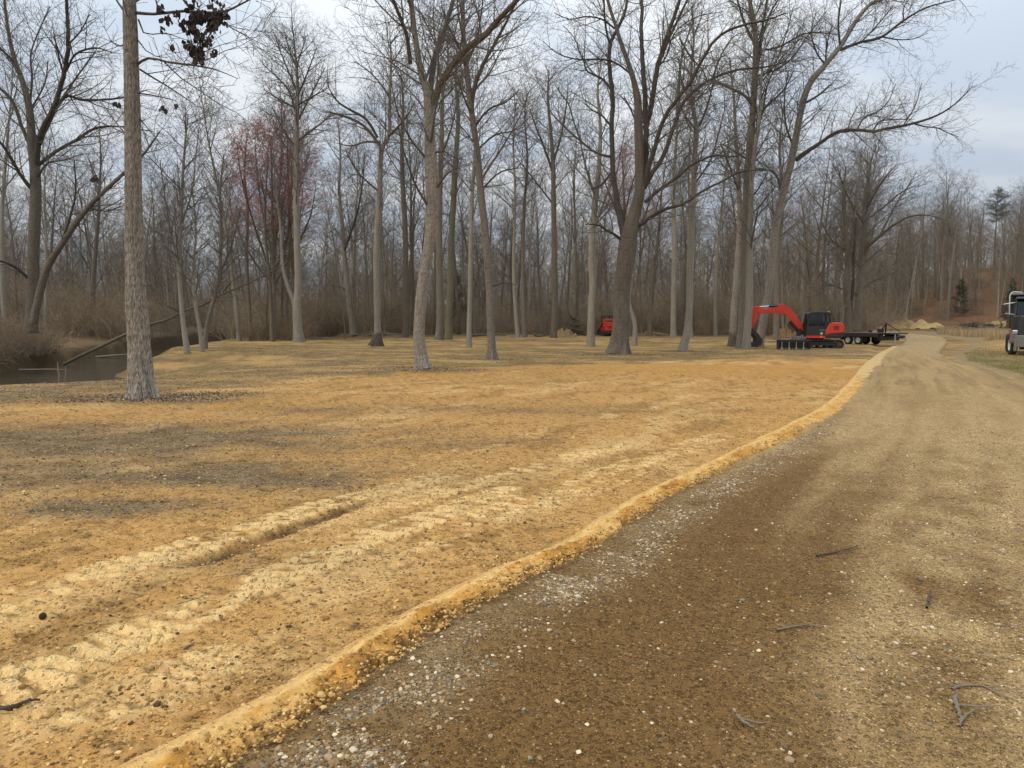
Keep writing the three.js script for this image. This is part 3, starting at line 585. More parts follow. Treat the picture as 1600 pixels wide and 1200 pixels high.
tree('red_maple', 'maple with a wide haze of red buds, left of the tall pale forked tree', { seed: 9, bark: 'midTrunk', limbBark: 'limb', depth: 64, flare: 0.2, bare: 0.35, buds: 5, budY: 8, twigMat: 'twigWarm', habit: { ang: [0, 0.6, 0.6, 0.65, 0.7], len: [0, 4.5, 2.4, 1.2, 0.5] }, trunk: [[428, 528, 9], [427, 480, 7.5], [428, 420, 6.5], [426, 360, 5], [425, 300, 3.6], [424, 250, 2.4], [422, 214, 1.2]],
  limbs: [[[428, 440, 4], [405, 375, 3.2], [385, 310, 2.4], [374, 260, 1.6], [370, 222, 0.8]], [[428, 430, 4], [452, 360, 3.2], [468, 300, 2.4], [478, 258, 1.4], [484, 230, 0.8]], [[427, 400, 3], [410, 330, 2.4], [402, 270, 1.6], [398, 214, 0.8]], [[427, 390, 3], [442, 320, 2.4], [450, 265, 1.6], [456, 222, 0.8]], [[428, 450, 3.4], [392, 400, 2.8], [366, 345, 2], [352, 290, 1]], [[428, 445, 3.4], [460, 390, 2.8], [484, 340, 2], [494, 290, 1]]], more: [[0.3, 12, 5, 0.04]] });
tree('forked_tree', 'tall pale tree forked low down with an oval crown rising above its neighbours', { seed: 10, bark: 'paleTrunk', limbBark: 'limb', flare: 0.35, bare: 0.52, twigs: 1.4, twigFrom: 9, trunkTwigs: 0.8,
  trunk: [[468, 535, 17], [466, 520, 14], [464, 484, 13], [466, 447, 11], [465, 413, 10], [463, 330, 9], [463, 250, 8], [464, 190, 6.5], [465, 140, 5], [462, 90, 3], [458, 48, 1.2]],
  limbs: [{ line: [[463, 486, 9], [456, 463, 7], [447, 439, 6], [442, 413, 5.5], [438, 350, 4.5], [430, 290, 3], [428, 240, 1.6]], bark: 'paleLimb' }, [[464, 222, 3.6], [485, 205, 3], [505, 190, 2.2], [520, 176, 1]], [[463, 230, 3.4], [448, 212, 2.8], [434, 186, 2], [424, 165, 1]], [[464, 190, 3.4], [480, 160, 2.8], [495, 130, 2], [508, 105, 1]], [[464, 180, 3.4], [450, 140, 2.8], [432, 120, 2.2], [410, 100, 1]], [[465, 150, 3], [480, 115, 2.4], [490, 88, 1.6], [496, 70, 0.8]], [[463, 140, 3], [448, 105, 2.4], [436, 75, 1.6], [430, 56, 0.8]], [[463, 105, 2.4], [472, 78, 1.8], [478, 56, 0.9]], [[461, 100, 2.4], [450, 72, 1.8], [446, 52, 0.9]], [[464, 165, 3], [490, 150, 2.4], [512, 138, 1.2]], [[464, 170, 3], [436, 155, 2.4], [412, 140, 1.2]]], more: [[0.5, 14, 4.2, 0.05]] });
tree('slender_tree', 'pale tree leaning left at the edge of the woods right of the forked pale tree', { seed: 11, bark: 'paleTrunk', limbBark: 'limb', depth: 76, flare: 0.3, bare: 0.5, trunk: [[553, 524, 12], [550, 500, 10], [546, 470, 9], [542, 435, 8], [538, 395, 7], [535, 352, 6], [530, 300, 4.5], [532, 240, 3], [528, 190, 1.5]], limbs: [[[539, 452, 3], [528, 447, 2.4], [516, 446, 1.4]], [[537, 395, 4], [556, 340, 3], [566, 290, 2], [570, 240, 1]]], more: [[0.42, 10, 4.5, 0.05]] });
tree('grey_tree', 'straight grey tree with a blackened flaring foot and limbs arching to the left', { seed: 12, bark: 'greyTrunk', limbBark: 'limb', flare: 0.75, charred: 1, bare: 0.5, twigs: 1.2, twigFrom: 5, trunk: [[588, 541, 16], [590, 522, 12], [590, 505, 10.5], [589, 457, 10], [588, 410, 9.5], [589, 366, 9], [593, 309, 8], [597, 232, 7], [607, 213, 5.5], [609, 160, 4.5], [611, 88, 3], [609, 55, 1.4]],
  limbs: [[[594, 228, 5], [570, 198, 4.4], [545, 184, 4], [525, 178, 3], [513, 174, 1.6]], [[590, 215, 4.4], [572, 186, 3.8], [548, 172, 3.4], [529, 160, 2.8], [515, 140, 1.6], [510, 125, 0.8]], [[606, 214, 4], [625, 195, 3.2], [638, 178, 2.4], [648, 160, 1.2]], [[608, 150, 2.6], [590, 125, 2.2], [572, 108, 1.8], [552, 95, 1]], [[594, 222, 3.6], [570, 222, 3], [548, 228, 2.2], [528, 224, 1.2]], [[610, 100, 2], [625, 80, 1.6], [636, 55, 0.9]], [[593, 300, 3], [560, 270, 2.4], [540, 235, 1.6]]], more: [[0.6, 7, 4, 0.045]] });
tree('tall_tree', 'mottled grey tree with a kinked trunk forking into three high limbs, left of centre', { seed: 13, near: 1, ridge: 0.03, bark: 'greyTrunk', limbBark: 'limb', flare: 0.3, bare: 0.5, twigs: 0.9, twigFrom: 6, trunkTwigs: 0.7,
  trunk: [[660, 576, 23], [657, 555, 20], [655, 523, 18], [658, 468, 17], [665, 415, 16], [671, 379, 17], [674, 339, 19], [675, 280, 20], [672, 230, 16.5], [671, 187, 15.5], [667, 139, 13], [660, 122, 10], [652, 80, 9], [645, 30, 8], [641, -12, 7], [636, -80, 5], [640, -150, 3]],
  limbs: [[[641, 100, 6.5], [637, 62, 6], [629, 36, 5.5], [620, 14, 5], [609, -14, 4], [600, -60, 3]], { line: [[671, 150, 10], [676, 112, 9], [680, 92, 8.5], [686, 70, 8.5], [694, 48, 8], [708, 0, 6], [722, -50, 4]], slope: 0.4 }, { line: [[678, 165, 11], [686, 138, 10.5], [697, 117, 10], [724, 81, 10], [759, 53, 9], [785, 24, 7.5], [815, -8, 6], [850, -50, 4]], slope: -0.35 }, [[686, 70, 3], [705, 60, 2.6], [725, 75, 2]], [[672, 245, 4], [690, 235, 3], [710, 246, 2], [728, 250, 1]], [[668, 250, 3.6], [640, 215, 3], [620, 170, 2.2], [612, 130, 1.2]], [[752, 56, 3], [748, 25, 2.6], [735, -10, 2]], [[637, 62, 2.6], [626, 35, 2], [620, 45, 1.2]], [[674, 330, 4], [650, 290, 3.2], [632, 240, 2.4], [622, 200, 1.4]], [[678, 300, 4], [700, 270, 3], [716, 262, 1.6]], [[698, 40, 3], [715, 20, 2.4], [732, 20, 1.4]]], more: [[0.45, 8, 3.6, 0.05]] });
tree('slender_tree', 'tall very slim pale tree between the kinked mottled tree and straight brown tree', { seed: 14, bark: 'paleTrunk', limbBark: 'paleLimb', flare: 0.25, bare: 0.55, trunk: [[733, 543, 9], [733, 510, 7.5], [734, 471, 7], [735, 418, 7], [736, 366, 6.5], [738, 300, 6], [742, 230, 4], [738, 170, 2.4], [742, 120, 1.2]], more: [[0.5, 9, 3.4, 0.035]] });
tree('tall_tree', 'brown grey tree with long straight bole forking high, left of the broad dark tree', { seed: 15, near: 1, ridge: 0.03, bark: 'midTrunk', limbBark: 'darkLimb', flare: 0.45, bare: 0.48, twigs: 1, twigFrom: 6, trunk: [[768, 562, 16], [768, 540, 13], [767, 510, 12.5], [766, 468, 12], [762, 410, 12], [757, 352, 11.5], [753, 316, 11], [746, 240, 9.5], [735, 160, 9], [729, 107, 8], [724, 53, 7], [723, 0, 6], [726, -60, 4], [724, -130, 2]],
  limbs: [[[736, 165, 7], [740, 144, 6.5], [748, 117, 6], [759, 93, 5.5], [772, 70, 5], [788, 40, 4], [806, 4, 3], [820, -30, 2]], [[729, 107, 4.4], [715, 70, 3.6], [700, 40, 2.6], [690, 10, 1.6]], [[730, 100, 3.4], [745, 60, 2.8], [752, 20, 2.2], [756, -20, 1.4]], [[740, 200, 3.6], [765, 170, 3], [790, 160, 2.2], [812, 140, 1.2]], [[745, 235, 3.4], [775, 210, 2.8], [800, 205, 2], [820, 190, 1]], [[750, 300, 3.4], [780, 270, 2.8], [810, 262, 1.8]], [[765, 450, 2.6], [785, 442, 2.2], [806, 445, 1.2]], [[733, 150, 3], [715, 130, 2.4], [700, 100, 1.6]]], more: [[0.45, 10, 3.8, 0.05]] });
tree('woodland_tree', 'grey trunk standing just behind the kinked mottled tree, to its right', { seed: 16, bark: 'midTrunk', depth: 62, flare: 0.4, bare: 0.5, trunk: [[686, 531, 13], [687, 510, 11], [687, 457, 10.5], [686, 379, 10], [687, 300, 9], [690, 220, 7], [692, 150, 5], [700, 90, 3], [698, 50, 1.6]], limbs: [[[688, 250, 4], [705, 200, 3], [716, 150, 2.2], [722, 110, 1.2]]], more: [[0.5, 10, 4.5, 0.05]] });
tree('woodland_tree', 'greenish grey straight trunk beside the slim pale tree, on its left', { seed: 17, bark: 'mossTrunk', depth: 66, flare: 0.3, bare: 0.5, trunk: [[701, 530, 12], [701, 505, 11], [704, 444, 10.5], [705, 379, 10], [708, 326, 9.5], [712, 250, 8], [716, 180, 6], [712, 120, 4], [716, 80, 2]], more: [[0.5, 11, 4.5, 0.055]] });
tree('woodland_tree', 'dark straight trunk midway between the blackened foot and the kinked mottled tree', { seed: 18, bark: 'darkTrunk', limbBark: 'darkLimb', depth: 70, flare: 0.3, bare: 0.5, trunk: [[634, 528, 10], [635, 480, 9], [634, 420, 8.5], [633, 350, 8], [630, 300, 7.5], [628, 230, 6], [630, 160, 3.6], [626, 110, 1.6]], more: [[0.5, 11, 4.6, 0.05]] });
tree('woodland_tree', 'dark trunk with upswept forks in the gap right of the brown grey tree', { seed: 19, bark: 'darkTrunk', limbBark: 'darkLimb', depth: 63, flare: 0.35, bare: 0.45, twigFrom: 6, trunk: [[865, 528, 11], [866, 500, 9.5], [867, 457, 9], [866, 379, 8.5], [865, 316, 8], [864, 250, 6.5], [860, 200, 5], [856, 150, 3.4], [858, 110, 1.6]], limbs: [[[864, 270, 4.4], [850, 230, 3.6], [838, 200, 2.6], [828, 170, 1.4]], [[864, 255, 4], [876, 215, 3.2], [884, 170, 2.4], [888, 130, 1.2]], [[865, 320, 3], [842, 290, 2.4], [818, 260, 1.6], [800, 240, 0.9]]], more: [[0.5, 9, 4.4, 0.05]] });
tree('slender_tree', 'left one of two thin speckled trees in the gap behind the brown grey tree', { seed: 20, bark: 'paleTrunk', limbBark: 'limb', depth: 64, flare: 0.3, bare: 0.5, trunk: [[809, 527, 7], [806, 490, 6], [803, 440, 5.5], [803, 380, 5], [805, 300, 4], [802, 220, 2.6], [806, 160, 1.2]], more: [[0.5, 9, 3.6, 0.04]] });
tree('slender_tree', 'right one of two thin speckled trees in the gap behind the brown grey tree', { seed: 21, bark: 'midTrunk', depth: 66, flare: 0.25, bare: 0.5, trunk: [[820, 527, 7], [818, 480, 6], [817, 431, 6], [819, 326, 5], [824, 250, 3.6], [820, 180, 2], [824, 140, 1]], more: [[0.5, 9, 3.6, 0.04]] });
tree('pale_tree', 'pale smooth trunk to the left of the small red machine', { seed: 22, bark: 'paleTrunk', limbBark: 'paleLimb', flare: 0.2, bare: 0.5, trunk: [[923, 541, 13], [923, 520, 11.5], [924, 484, 11], [926, 447, 11], [924, 405, 10.5], [926, 363, 10], [930, 316, 9], [936, 260, 7], [938, 200, 5], [934, 140, 3.4], [940, 90, 1.6]], limbs: [[[927, 360, 4], [942, 320, 3.4], [958, 280, 2.4]], [[931, 310, 4], [915, 260, 3], [905, 210, 2]]], more: [[0.5, 10, 4.2, 0.05]] });
tree('oak_tree', 'broad dark tree with furrowed trunk dividing into many tall limbs, right of centre', { seed: 23, near: 1, ridge: 0.045, bark: 'darkTrunk', limbBark: 'darkLimb', flare: 0.4, bare: 0.5, twigs: 1.05, twigFrom: 6.2, trunkTwigs: 0.4,
  trunk: [[966, 553, 31], [968, 535, 27], [970, 510, 25], [972, 457, 24], [976, 418, 26], [980, 387, 28], [984, 360, 25], [992, 330, 18], [999, 300, 16], [999, 240, 14], [997, 180, 12.5], [996, 155, 11], [990, 125, 8], [982, 100, 7], [972, 72, 6], [961, 37, 5], [951, 6, 4.4], [940, -40, 3]],
  limbs: [[[976, 368, 14], [969, 335, 11], [963, 310, 9], [957, 267, 8], [956, 213, 7.5], [957, 149, 7], [953, 107, 6.5], [953, 69, 6], [964, 48, 5], [977, 16, 4.4], [984, -20, 3.4]], [[953, 72, 4], [948, 50, 3.6], [945, 30, 3.4], [943, -12, 3]], [[954, 245, 4.6], [940, 242, 4.2], [929, 237, 4], [908, 221, 3.6], [887, 203, 3.2], [868, 184, 2.6], [855, 168, 1.4]], [[908, 222, 2.8], [897, 192, 2.4], [888, 162, 2.2], [876, 146, 1.8], [866, 130, 1]], [[955, 140, 3.6], [942, 124, 3.4], [929, 117, 3], [917, 111, 3], [912, 95, 2.6], [905, 80, 2.2], [898, 60, 1.6], [880, 40, 1]],
    [[985, 115, 3.6], [965, 100, 3.2], [945, 93, 3], [905, 93, 2.6], [872, 84, 1.8], [848, 64, 1]], [[961, 45, 3], [940, 30, 2.6], [915, 26, 2.2], [890, 30, 1.6], [866, 20, 1]], [[1005, 285, 11], [1009, 230, 9.5], [1009, 187, 8.5], [1005, 107, 7.5], [1002, 53, 6.5], [1003, 0, 5], [1000, -50, 3.6]], [[1009, 200, 9], [1015, 178, 8.5], [1020, 149, 8], [1028, 101, 7.5], [1040, 64, 6.5], [1057, 16, 5.5], [1066, -20, 4.4]], [[1030, 98, 5], [1044, 64, 4.4], [1062, 25, 4], [1078, -10, 3]],
    [[1006, 295, 9], [1013, 262, 8], [1022, 236, 7], [1030, 204, 6.5], [1040, 180, 6], [1060, 152, 5.5], [1081, 125, 5], [1100, 88, 4.4], [1124, 56, 4], [1159, 40, 3.4], [1199, 31, 2.4], [1230, 20, 1.4]], [[1008, 290, 8], [1022, 266, 7], [1036, 245, 6.5], [1053, 198, 6], [1068, 160, 5.5], [1090, 138, 5], [1113, 123, 4.4], [1153, 109, 3.6], [1200, 104, 2.6], [1240, 92, 1.4]], { line: [[990, 352, 7], [1003, 350, 6], [1018, 338, 5.5], [1042, 326, 5], [1069, 318, 4.4], [1095, 300, 3.6], [1125, 285, 3], [1160, 268, 2.4], [1200, 266, 1.6]], slope: -0.3 }, [[1008, 316, 6], [1026, 300, 5.4], [1047, 285, 5], [1066, 270, 4.6], [1084, 256, 4.2], [1116, 243, 3.6], [1151, 244, 2.6], [1175, 226, 1.6]], { line: [[972, 376, 5], [958, 365, 4], [946, 359, 3.4], [936, 352, 2.6], [914, 350, 1.4]], slope: -0.5 },
    [[1060, 150, 3.4], [1062, 110, 3], [1070, 70, 2.4], [1085, 30, 1.6]], [[1028, 105, 3], [1040, 90, 2.6], [1055, 50, 2.2], [1090, 26, 1.6], [1130, 18, 1]], [[1113, 122, 2.8], [1130, 80, 2.2], [1150, 55, 1.6], [1180, 48, 1]], [[1062, 60, 3], [1080, 90, 2.6], [1098, 110, 2], [1112, 150, 1.4]], [[957, 200, 3.4], [940, 180, 2.6], [925, 172, 2], [912, 160, 1.2]], [[957, 268, 3.4], [938, 290, 2.6], [920, 296, 1.8]], [[998, 200, 3], [985, 170, 2.4], [975, 150, 1.6]]] });
tree('crooked_stub', 'short crooked pale stem just right of the broad dark trunk', { seed: 24, bark: 'paleTrunk', limbBark: 'paleLimb', flare: 0.2, bare: 0.8, twigs: 0.3, trunk: [[991, 540, 9], [992, 524, 7.5], [992, 508, 7], [989, 495, 6.5], [986, 484, 5], [984, 470, 4], [986, 440, 3], [990, 410, 2]] });
tree('woodland_tree', 'pale grey trunk standing alone behind, between the broad dark tree and the leaning pale tree', { seed: 25, bark: 'paleTrunk', depth: 64, flare: 0.25, bare: 0.5, trunk: [[1052, 527, 9], [1052, 490, 8], [1053, 431, 7.5], [1054, 370, 7], [1052, 300, 6], [1056, 230, 4.4], [1060, 170, 2.4], [1058, 130, 1.2]], more: [[0.5, 10, 4.2, 0.05]] });
tree('leaning_tree', 'pale slim tree leaning to the right, between the broad dark tree and the excavator', { seed: 26, near: 1, ridge: 0.02, bark: 'paleTrunk', limbBark: 'limb', flare: 0.3, bare: 0.52, twigFrom: 7, trunk: [[1066, 549, 15], [1069, 536, 13], [1073, 523, 12], [1077, 484, 11], [1078, 431, 10.5], [1079, 400, 11], [1080, 366, 10], [1084, 300, 9], [1085, 250, 8], [1088, 200, 7], [1081, 160, 5.5], [1080, 110, 4], [1084, 60, 3], [1080, 10, 2]],
  limbs: [[[1087, 205, 4], [1100, 180, 3.2], [1112, 140, 2.4], [1120, 100, 1.6]], [[1084, 290, 3.6], [1110, 250, 3], [1125, 200, 2.2], [1135, 160, 1.2]], [[1081, 165, 3], [1066, 130, 2.4], [1060, 90, 1.6]], [[1079, 395, 3], [1072, 385, 2], [1070, 378, 1.2]]], more: [[0.55, 7, 3.6, 0.045]] });
tree('woodland_tree', 'left trunk of the close cluster beside the excavator, pale above a dark foot', { seed: 27, bark: 'greyTrunk', flare: 0.2, charred: 1, bare: 0.5, twigFrom: 6, trunk: [[1144, 541, 14], [1145, 525, 11], [1147, 484, 10], [1150, 447, 9.5], [1153, 405, 9], [1156, 340, 8], [1154, 280, 6.5], [1150, 220, 5], [1146, 150, 3.6], [1140, 90, 2]], limbs: [[[1155, 300, 3.6], [1140, 260, 3], [1126, 225, 2.2]]], more: [[0.5, 7, 4, 0.045]] });
tree('tall_tree', 'tallest brown trunk of the close cluster beside the excavator', { seed: 28, near: 1, ridge: 0.03, bark: 'midTrunk', limbBark: 'darkLimb', flare: 0.3, bare: 0.45, twigs: 1.05, twigFrom: 6.5, trunk: [[1157, 544, 15], [1159, 520, 13], [1161, 484, 12.5], [1162, 431, 12], [1163, 379, 11.5], [1166, 326, 12], [1168, 280, 12], [1172, 227, 11], [1177, 160, 9.5], [1180, 107, 8.5], [1180, 53, 7.5], [1174, 16, 6.5], [1168, -20, 5.5], [1160, -80, 3]],
  limbs: [[[1176, 165, 5], [1164, 150, 4.4], [1150, 142, 4], [1128, 132, 3.2], [1112, 120, 2], [1100, 100, 1]], [[1178, 135, 5], [1186, 90, 4.4], [1192, 40, 4], [1200, -10, 3.2]], [[1179, 100, 4.4], [1190, 60, 3.8], [1204, 20, 3.2], [1225, -15, 2.4]], [[1180, 70, 4.4], [1165, 40, 3.6], [1152, 0, 2.8]], [[1173, 222, 3.6], [1190, 180, 3], [1200, 130, 2.4], [1222, 90, 1.8], [1250, 60, 1]], [[1175, 195, 3.6], [1198, 165, 3], [1225, 140, 2.4], [1240, 110, 1.6]], [[1178, 120, 3], [1205, 112, 2.6], [1232, 96, 2.2], [1262, 56, 1.6], [1290, 20, 1]], [[1180, 80, 3], [1215, 74, 2.6], [1260, 52, 2.2], [1312, 54, 1.4]], [[1170, 250, 3.4], [1150, 238, 2.6], [1130, 226, 1.6]], [[1166, 320, 3], [1188, 290, 2.4], [1204, 260, 1.6]], [[1178, 140, 3], [1206, 108, 2.4], [1226, 60, 1.8], [1240, 10, 1.2]]], more: [[0.45, 10, 4, 0.055]] });
tree('woodland_tree', 'pale trunk of the close cluster, directly left of the red excavator arm', { seed: 29, bark: 'paleTrunk', limbBark: 'limb', flare: 0.3, bare: 0.5, twigFrom: 6, trunk: [[1166, 545, 14], [1167, 525, 12], [1170, 484, 11.5], [1171, 431, 11], [1171, 392, 9.5], [1173, 330, 8], [1176, 260, 6.5], [1186, 190, 5], [1190, 120, 3.4], [1196, 60, 1.8]], limbs: [[[1171, 405, 4], [1176, 370, 3.2], [1184, 330, 2.4]]], more: [[0.5, 8, 4, 0.045]] });
tree('leaning_tree', 'grey tree leaning right before the excavator boom, one long limb reaching over the road', { seed: 30, near: 1, ridge: 0.025, bark: 'greyTrunk', limbBark: 'darkLimb', flare: 0.25, bare: 0.45, twigs: 1.1, twigFrom: 6.5, trunk: [[1185, 542, 14], [1189, 520, 12.5], [1193, 499, 12], [1200, 461, 11.5], [1204, 429, 11.5], [1209, 373, 11.5], [1218, 325, 11], [1224, 300, 11], [1236, 253, 10.5], [1244, 213, 10], [1252, 171, 9.5], [1265, 131, 9], [1287, 104, 8], [1313, 72, 7], [1340, 29, 6], [1361, 6, 5], [1386, -4, 4], [1420, -30, 3]],
  limbs: [{ line: [[1243, 250, 8], [1262, 236, 6.5], [1281, 224, 5.5], [1296, 213, 5], [1313, 205, 5], [1337, 203, 4.8], [1367, 205, 4.4], [1385, 201, 4.2], [1407, 197, 4], [1447, 187, 3.2], [1481, 171, 2.4], [1505, 150, 1.6], [1519, 135, 0.9]], slope: -0.25 }, [[1430, 194, 2.2], [1446, 198, 2], [1465, 200, 1.8], [1480, 207, 1.4], [1498, 214, 0.8]], [[1340, 201, 2.6], [1350, 184, 2.2], [1370, 175, 2], [1388, 158, 1.4], [1400, 130, 0.8]], [[1365, 203, 2.2], [1374, 190, 2], [1400, 187, 1.6], [1430, 186, 0.9]], [[1412, 195, 1.8], [1430, 165, 1.4], [1440, 130, 0.8]], [[1325, 202, 2], [1330, 185, 1.6], [1340, 165, 0.8]],
    [[1313, 78, 5], [1328, 72, 4.6], [1345, 66, 4.2], [1377, 58, 3.8], [1412, 32, 3.2], [1447, 12, 2.4], [1500, -2, 1.2]], [[1380, 58, 2.2], [1405, 62, 1.8], [1430, 60, 1.2], [1450, 52, 0.7]], [[1313, 75, 3.4], [1310, 40, 2.8], [1314, 0, 2.2], [1320, -40, 1.4]], [[1290, 102, 3], [1275, 80, 2.4], [1268, 50, 1.8], [1275, 20, 1]], [[1260, 160, 4], [1280, 148, 3.2], [1298, 132, 2.4]], [[1412, 32, 2], [1412, 12, 1.6], [1428, -10, 1]], [[1345, 66, 2.4], [1370, 40, 2], [1395, 10, 1.4]], [[1240, 230, 3.4], [1228, 195, 2.8], [1226, 150, 2], [1232, 110, 1.2]], [[1290, 100, 2.6], [1292, 70, 2], [1300, 40, 1.4]], [[1222, 305, 4], [1210, 270, 3.4], [1190, 264, 2.6], [1160, 265, 1.4]]], more: [[0.5, 8, 3.4, 0.045]] });
tree('woodland_tree', 'slim grey trunk seen just behind the elbow of the red excavator boom', { seed: 31, bark: 'midTrunk', depth: 60, flare: 0.25, bare: 0.45, trunk: [[1213, 531, 10], [1213, 500, 8.5], [1214, 440, 8], [1217, 370, 7], [1222, 300, 5.5], [1218, 230, 3.6], [1224, 170, 1.8]], more: [[0.45, 11, 4.2, 0.05]] });
tree('roadside_tree', 'wide tree with drooping side branches on the left of the road behind the flatbed trailer', { seed: 32, bark: 'midTrunk', limbBark: 'limb', depth: 72, flare: 0.3, bare: 0.35, twigs: 1.2, twigFrom: 4.4, trunk: [[1338, 516, 13], [1340, 490, 11], [1343, 450, 10], [1347, 410, 9], [1350, 370, 8.5], [1351, 333, 7.5], [1353, 301, 6], [1358, 272, 4], [1362, 246, 1.6]],
  limbs: [[[1347, 405, 6], [1358, 384, 5], [1372, 371, 4.4], [1388, 358, 4], [1402, 348, 3.6], [1420, 339, 3], [1447, 336, 2.2], [1480, 345, 1]], [[1352, 330, 4], [1368, 300, 3.4], [1384, 276, 2.4], [1400, 258, 1.2]], [[1350, 350, 4], [1330, 318, 3.4], [1318, 290, 2.4], [1308, 262, 1.2]], [[1375, 368, 3], [1400, 320, 2.4], [1420, 290, 1.8], [1432, 268, 1]], [[1346, 420, 4], [1325, 395, 3.4], [1300, 375, 2.6], [1285, 350, 1.4]], [[1352, 345, 3], [1385, 320, 2.4], [1410, 300, 1.8], [1436, 288, 1]], [[1343, 455, 4], [1362, 440, 3], [1382, 432, 2.2], [1405, 420, 1.2]], [[1342, 460, 3.4], [1318, 452, 2.8], [1296, 445, 2], [1280, 450, 1]]], more: [[0.35, 14, 5, 0.06]] });
tree('roadside_tree', 'darker twin trunked tree left of the wide roadside tree, behind the trailer deck', { seed: 33, bark: 'darkTrunk', limbBark: 'darkLimb', depth: 68, flare: 0.3, bare: 0.4, trunk: [[1326, 520, 11], [1325, 490, 9.5], [1323, 450, 9], [1325, 400, 8], [1321, 350, 6.5], [1318, 300, 4.4], [1322, 260, 2]], limbs: [[[1325, 500, 6], [1332, 460, 5], [1334, 400, 4], [1338, 340, 2.6]]], more: [[0.35, 13, 4.6, 0.05]] });
tree('red_maple', 'small maple with red buds showing behind the broad dark tree', { seed: 34, bark: 'midTrunk', depth: 74, flare: 0.2, bare: 0.4, buds: 2, budY: 8, twigMat: 'twigWarm', trunk: [[985, 522, 7], [984, 470, 6.5], [980, 400, 6], [976, 330, 5], [974, 280, 3], [972, 240, 1.4]], limbs: [[[981, 400, 4], [1005, 340, 3], [1025, 295, 1.6]], [[979, 370, 4], [955, 310, 3], [938, 268, 1.6]], [[977, 330, 3], [990, 280, 2.2], [1000, 250, 1]]], more: [[0.45, 9, 4, 0.04]] });

// the woods behind: nine growths, each cloned many times
const protos = [];
function protoTree(seed, H, r, o) {
  const R = rng(seed), TB = new Buf(), CB = new Buf(), n = 16, P = [], Q = [], p = V(0, -0.1, 0), d = V((R() - 0.5) * 0.12, 1, (R() - 0.5) * 0.12).normalize(), k1 = R() * 40;
  for (let i = 0; i <= n; i++) { P.push(p.clone()); Q.push(Math.max(0.008, r * (1 - (i / n) ** 1.25 * 0.97))); d.x += (R() - 0.5) * 0.09; d.z += (R() - 0.5) * 0.09; d.y += 0.06; d.normalize(); p.addScaledVector(d, H / n); }
  tube(TB, P, Q, 8, (th, run, rr) => rr * (1 + 0.35 * Math.exp(-run / (r * 2)) * (0.6 + 0.4 * Math.cos(th * 5 + k1)) + 0.06 * n3(Math.cos(th) * 2, Math.sin(th) * 2, run * 0.7 + k1)), (th, run) => 1 + 0.2 * n3(Math.cos(th) + k1, Math.sin(th), run * 0.6));
  const h = { ...HABIT, sides: [7, 5, 3, 3, 3], seg: [0.9, 0.9, 0.65, 0.5, 0.4], dens: [0, 1.3, 1.6, 2.3, 3.4], len: [0, o.spread, o.spread * 0.46, 1.15, 0.5], tip: 0.0075, ang: [0, o.angle, 0.7, 0.75, 0.8], trop: [0, o.trop, 0.04, 0.02, 0.01], max: o.max ?? 4 };
  sprout(CB, P, Q, H, 1, h, R, o.from, null, o.many ?? 1);
  return { trunk: TB.geo(true), crown: CB.geo(), H };
}
const protoMat = [];
for (const [s, H, r, o, tm, cm] of [
  [101, 19, 0.19, { spread: 4.6, angle: 0.75, trop: 0.06, from: 0.3 }, 'midTrunk', 'twig'], [102, 17, 0.15, { spread: 3.8, angle: 0.8, trop: 0.05, from: 0.24 }, 'greyTrunk', 'twig'], [103, 21, 0.24, { spread: 5.4, angle: 0.65, trop: 0.06, from: 0.36, many: 0.9 }, 'darkTrunk', 'twigDark'],
  [104, 14, 0.1, { spread: 3, angle: 0.75, trop: 0.06, from: 0.2, many: 1.2 }, 'paleTrunk', 'twig'], [105, 17, 0.19, { spread: 5, angle: 0.85, trop: 0.05, from: 0.2, many: 0.9 }, 'darkTrunk', 'twigDark'], [106, 11, 0.075, { spread: 2.9, angle: 0.85, trop: 0.04, from: 0.12, many: 1.4 }, 'midTrunk', 'twigWarm'],
  [107, 20, 0.18, { spread: 4, angle: 0.55, trop: 0.08, from: 0.42 }, 'paleTrunk', 'twig'], [108, 13, 0.12, { spread: 4.2, angle: 0.95, trop: 0.03, from: 0.12, many: 1.05 }, 'mossTrunk', 'twig'], [109, 8, 0.05, { spread: 2.4, angle: 0.85, trop: 0.03, from: 0.08, many: 1.6 }, 'midTrunk', 'brush']]) { protos.push(protoTree(s, H, r, o)); protoMat.push([tm, cm]); }
const woodsR = rng(77), taken = [];
const KIND = ['tall brown', 'straight grey', 'thick dark', 'thin pale', 'spreading dark', 'short thin', 'tall pale', 'low mossy', 'small slender'];
const ZONES = [
  [-140, 215, 56, 100, 26, 'bare tree beyond the creek left of the large grey tree', 'bare trees beyond the creek'], [222, 460, 62, 105, 28, 'bare tree between the large grey tree and the forked tree', 'bare trees behind the creek bend'],
  [475, 655, 70, 115, 26, 'bare tree between the forked tree and the kinked tree', 'bare trees left of centre'], [670, 960, 72, 120, 36, 'bare tree in the gap left of the broad dark tree', 'bare trees behind the middle gap'],
  [985, 1160, 68, 118, 26, 'bare tree between the broad dark tree and the excavator', 'bare trees right of the broad dark tree'], [1170, 1325, 66, 118, 28, 'bare tree in the woods behind the excavator', 'bare trees behind the excavator'], [1330, 1420, 92, 130, 14, 'bare tree behind the trailer and the road bend', 'bare trees at the bend of the road'],
  [1410, 1700, 112, 175, 44, 'bare tree on the brown wooded slope right of the road', 'bare trees on the right slope']];
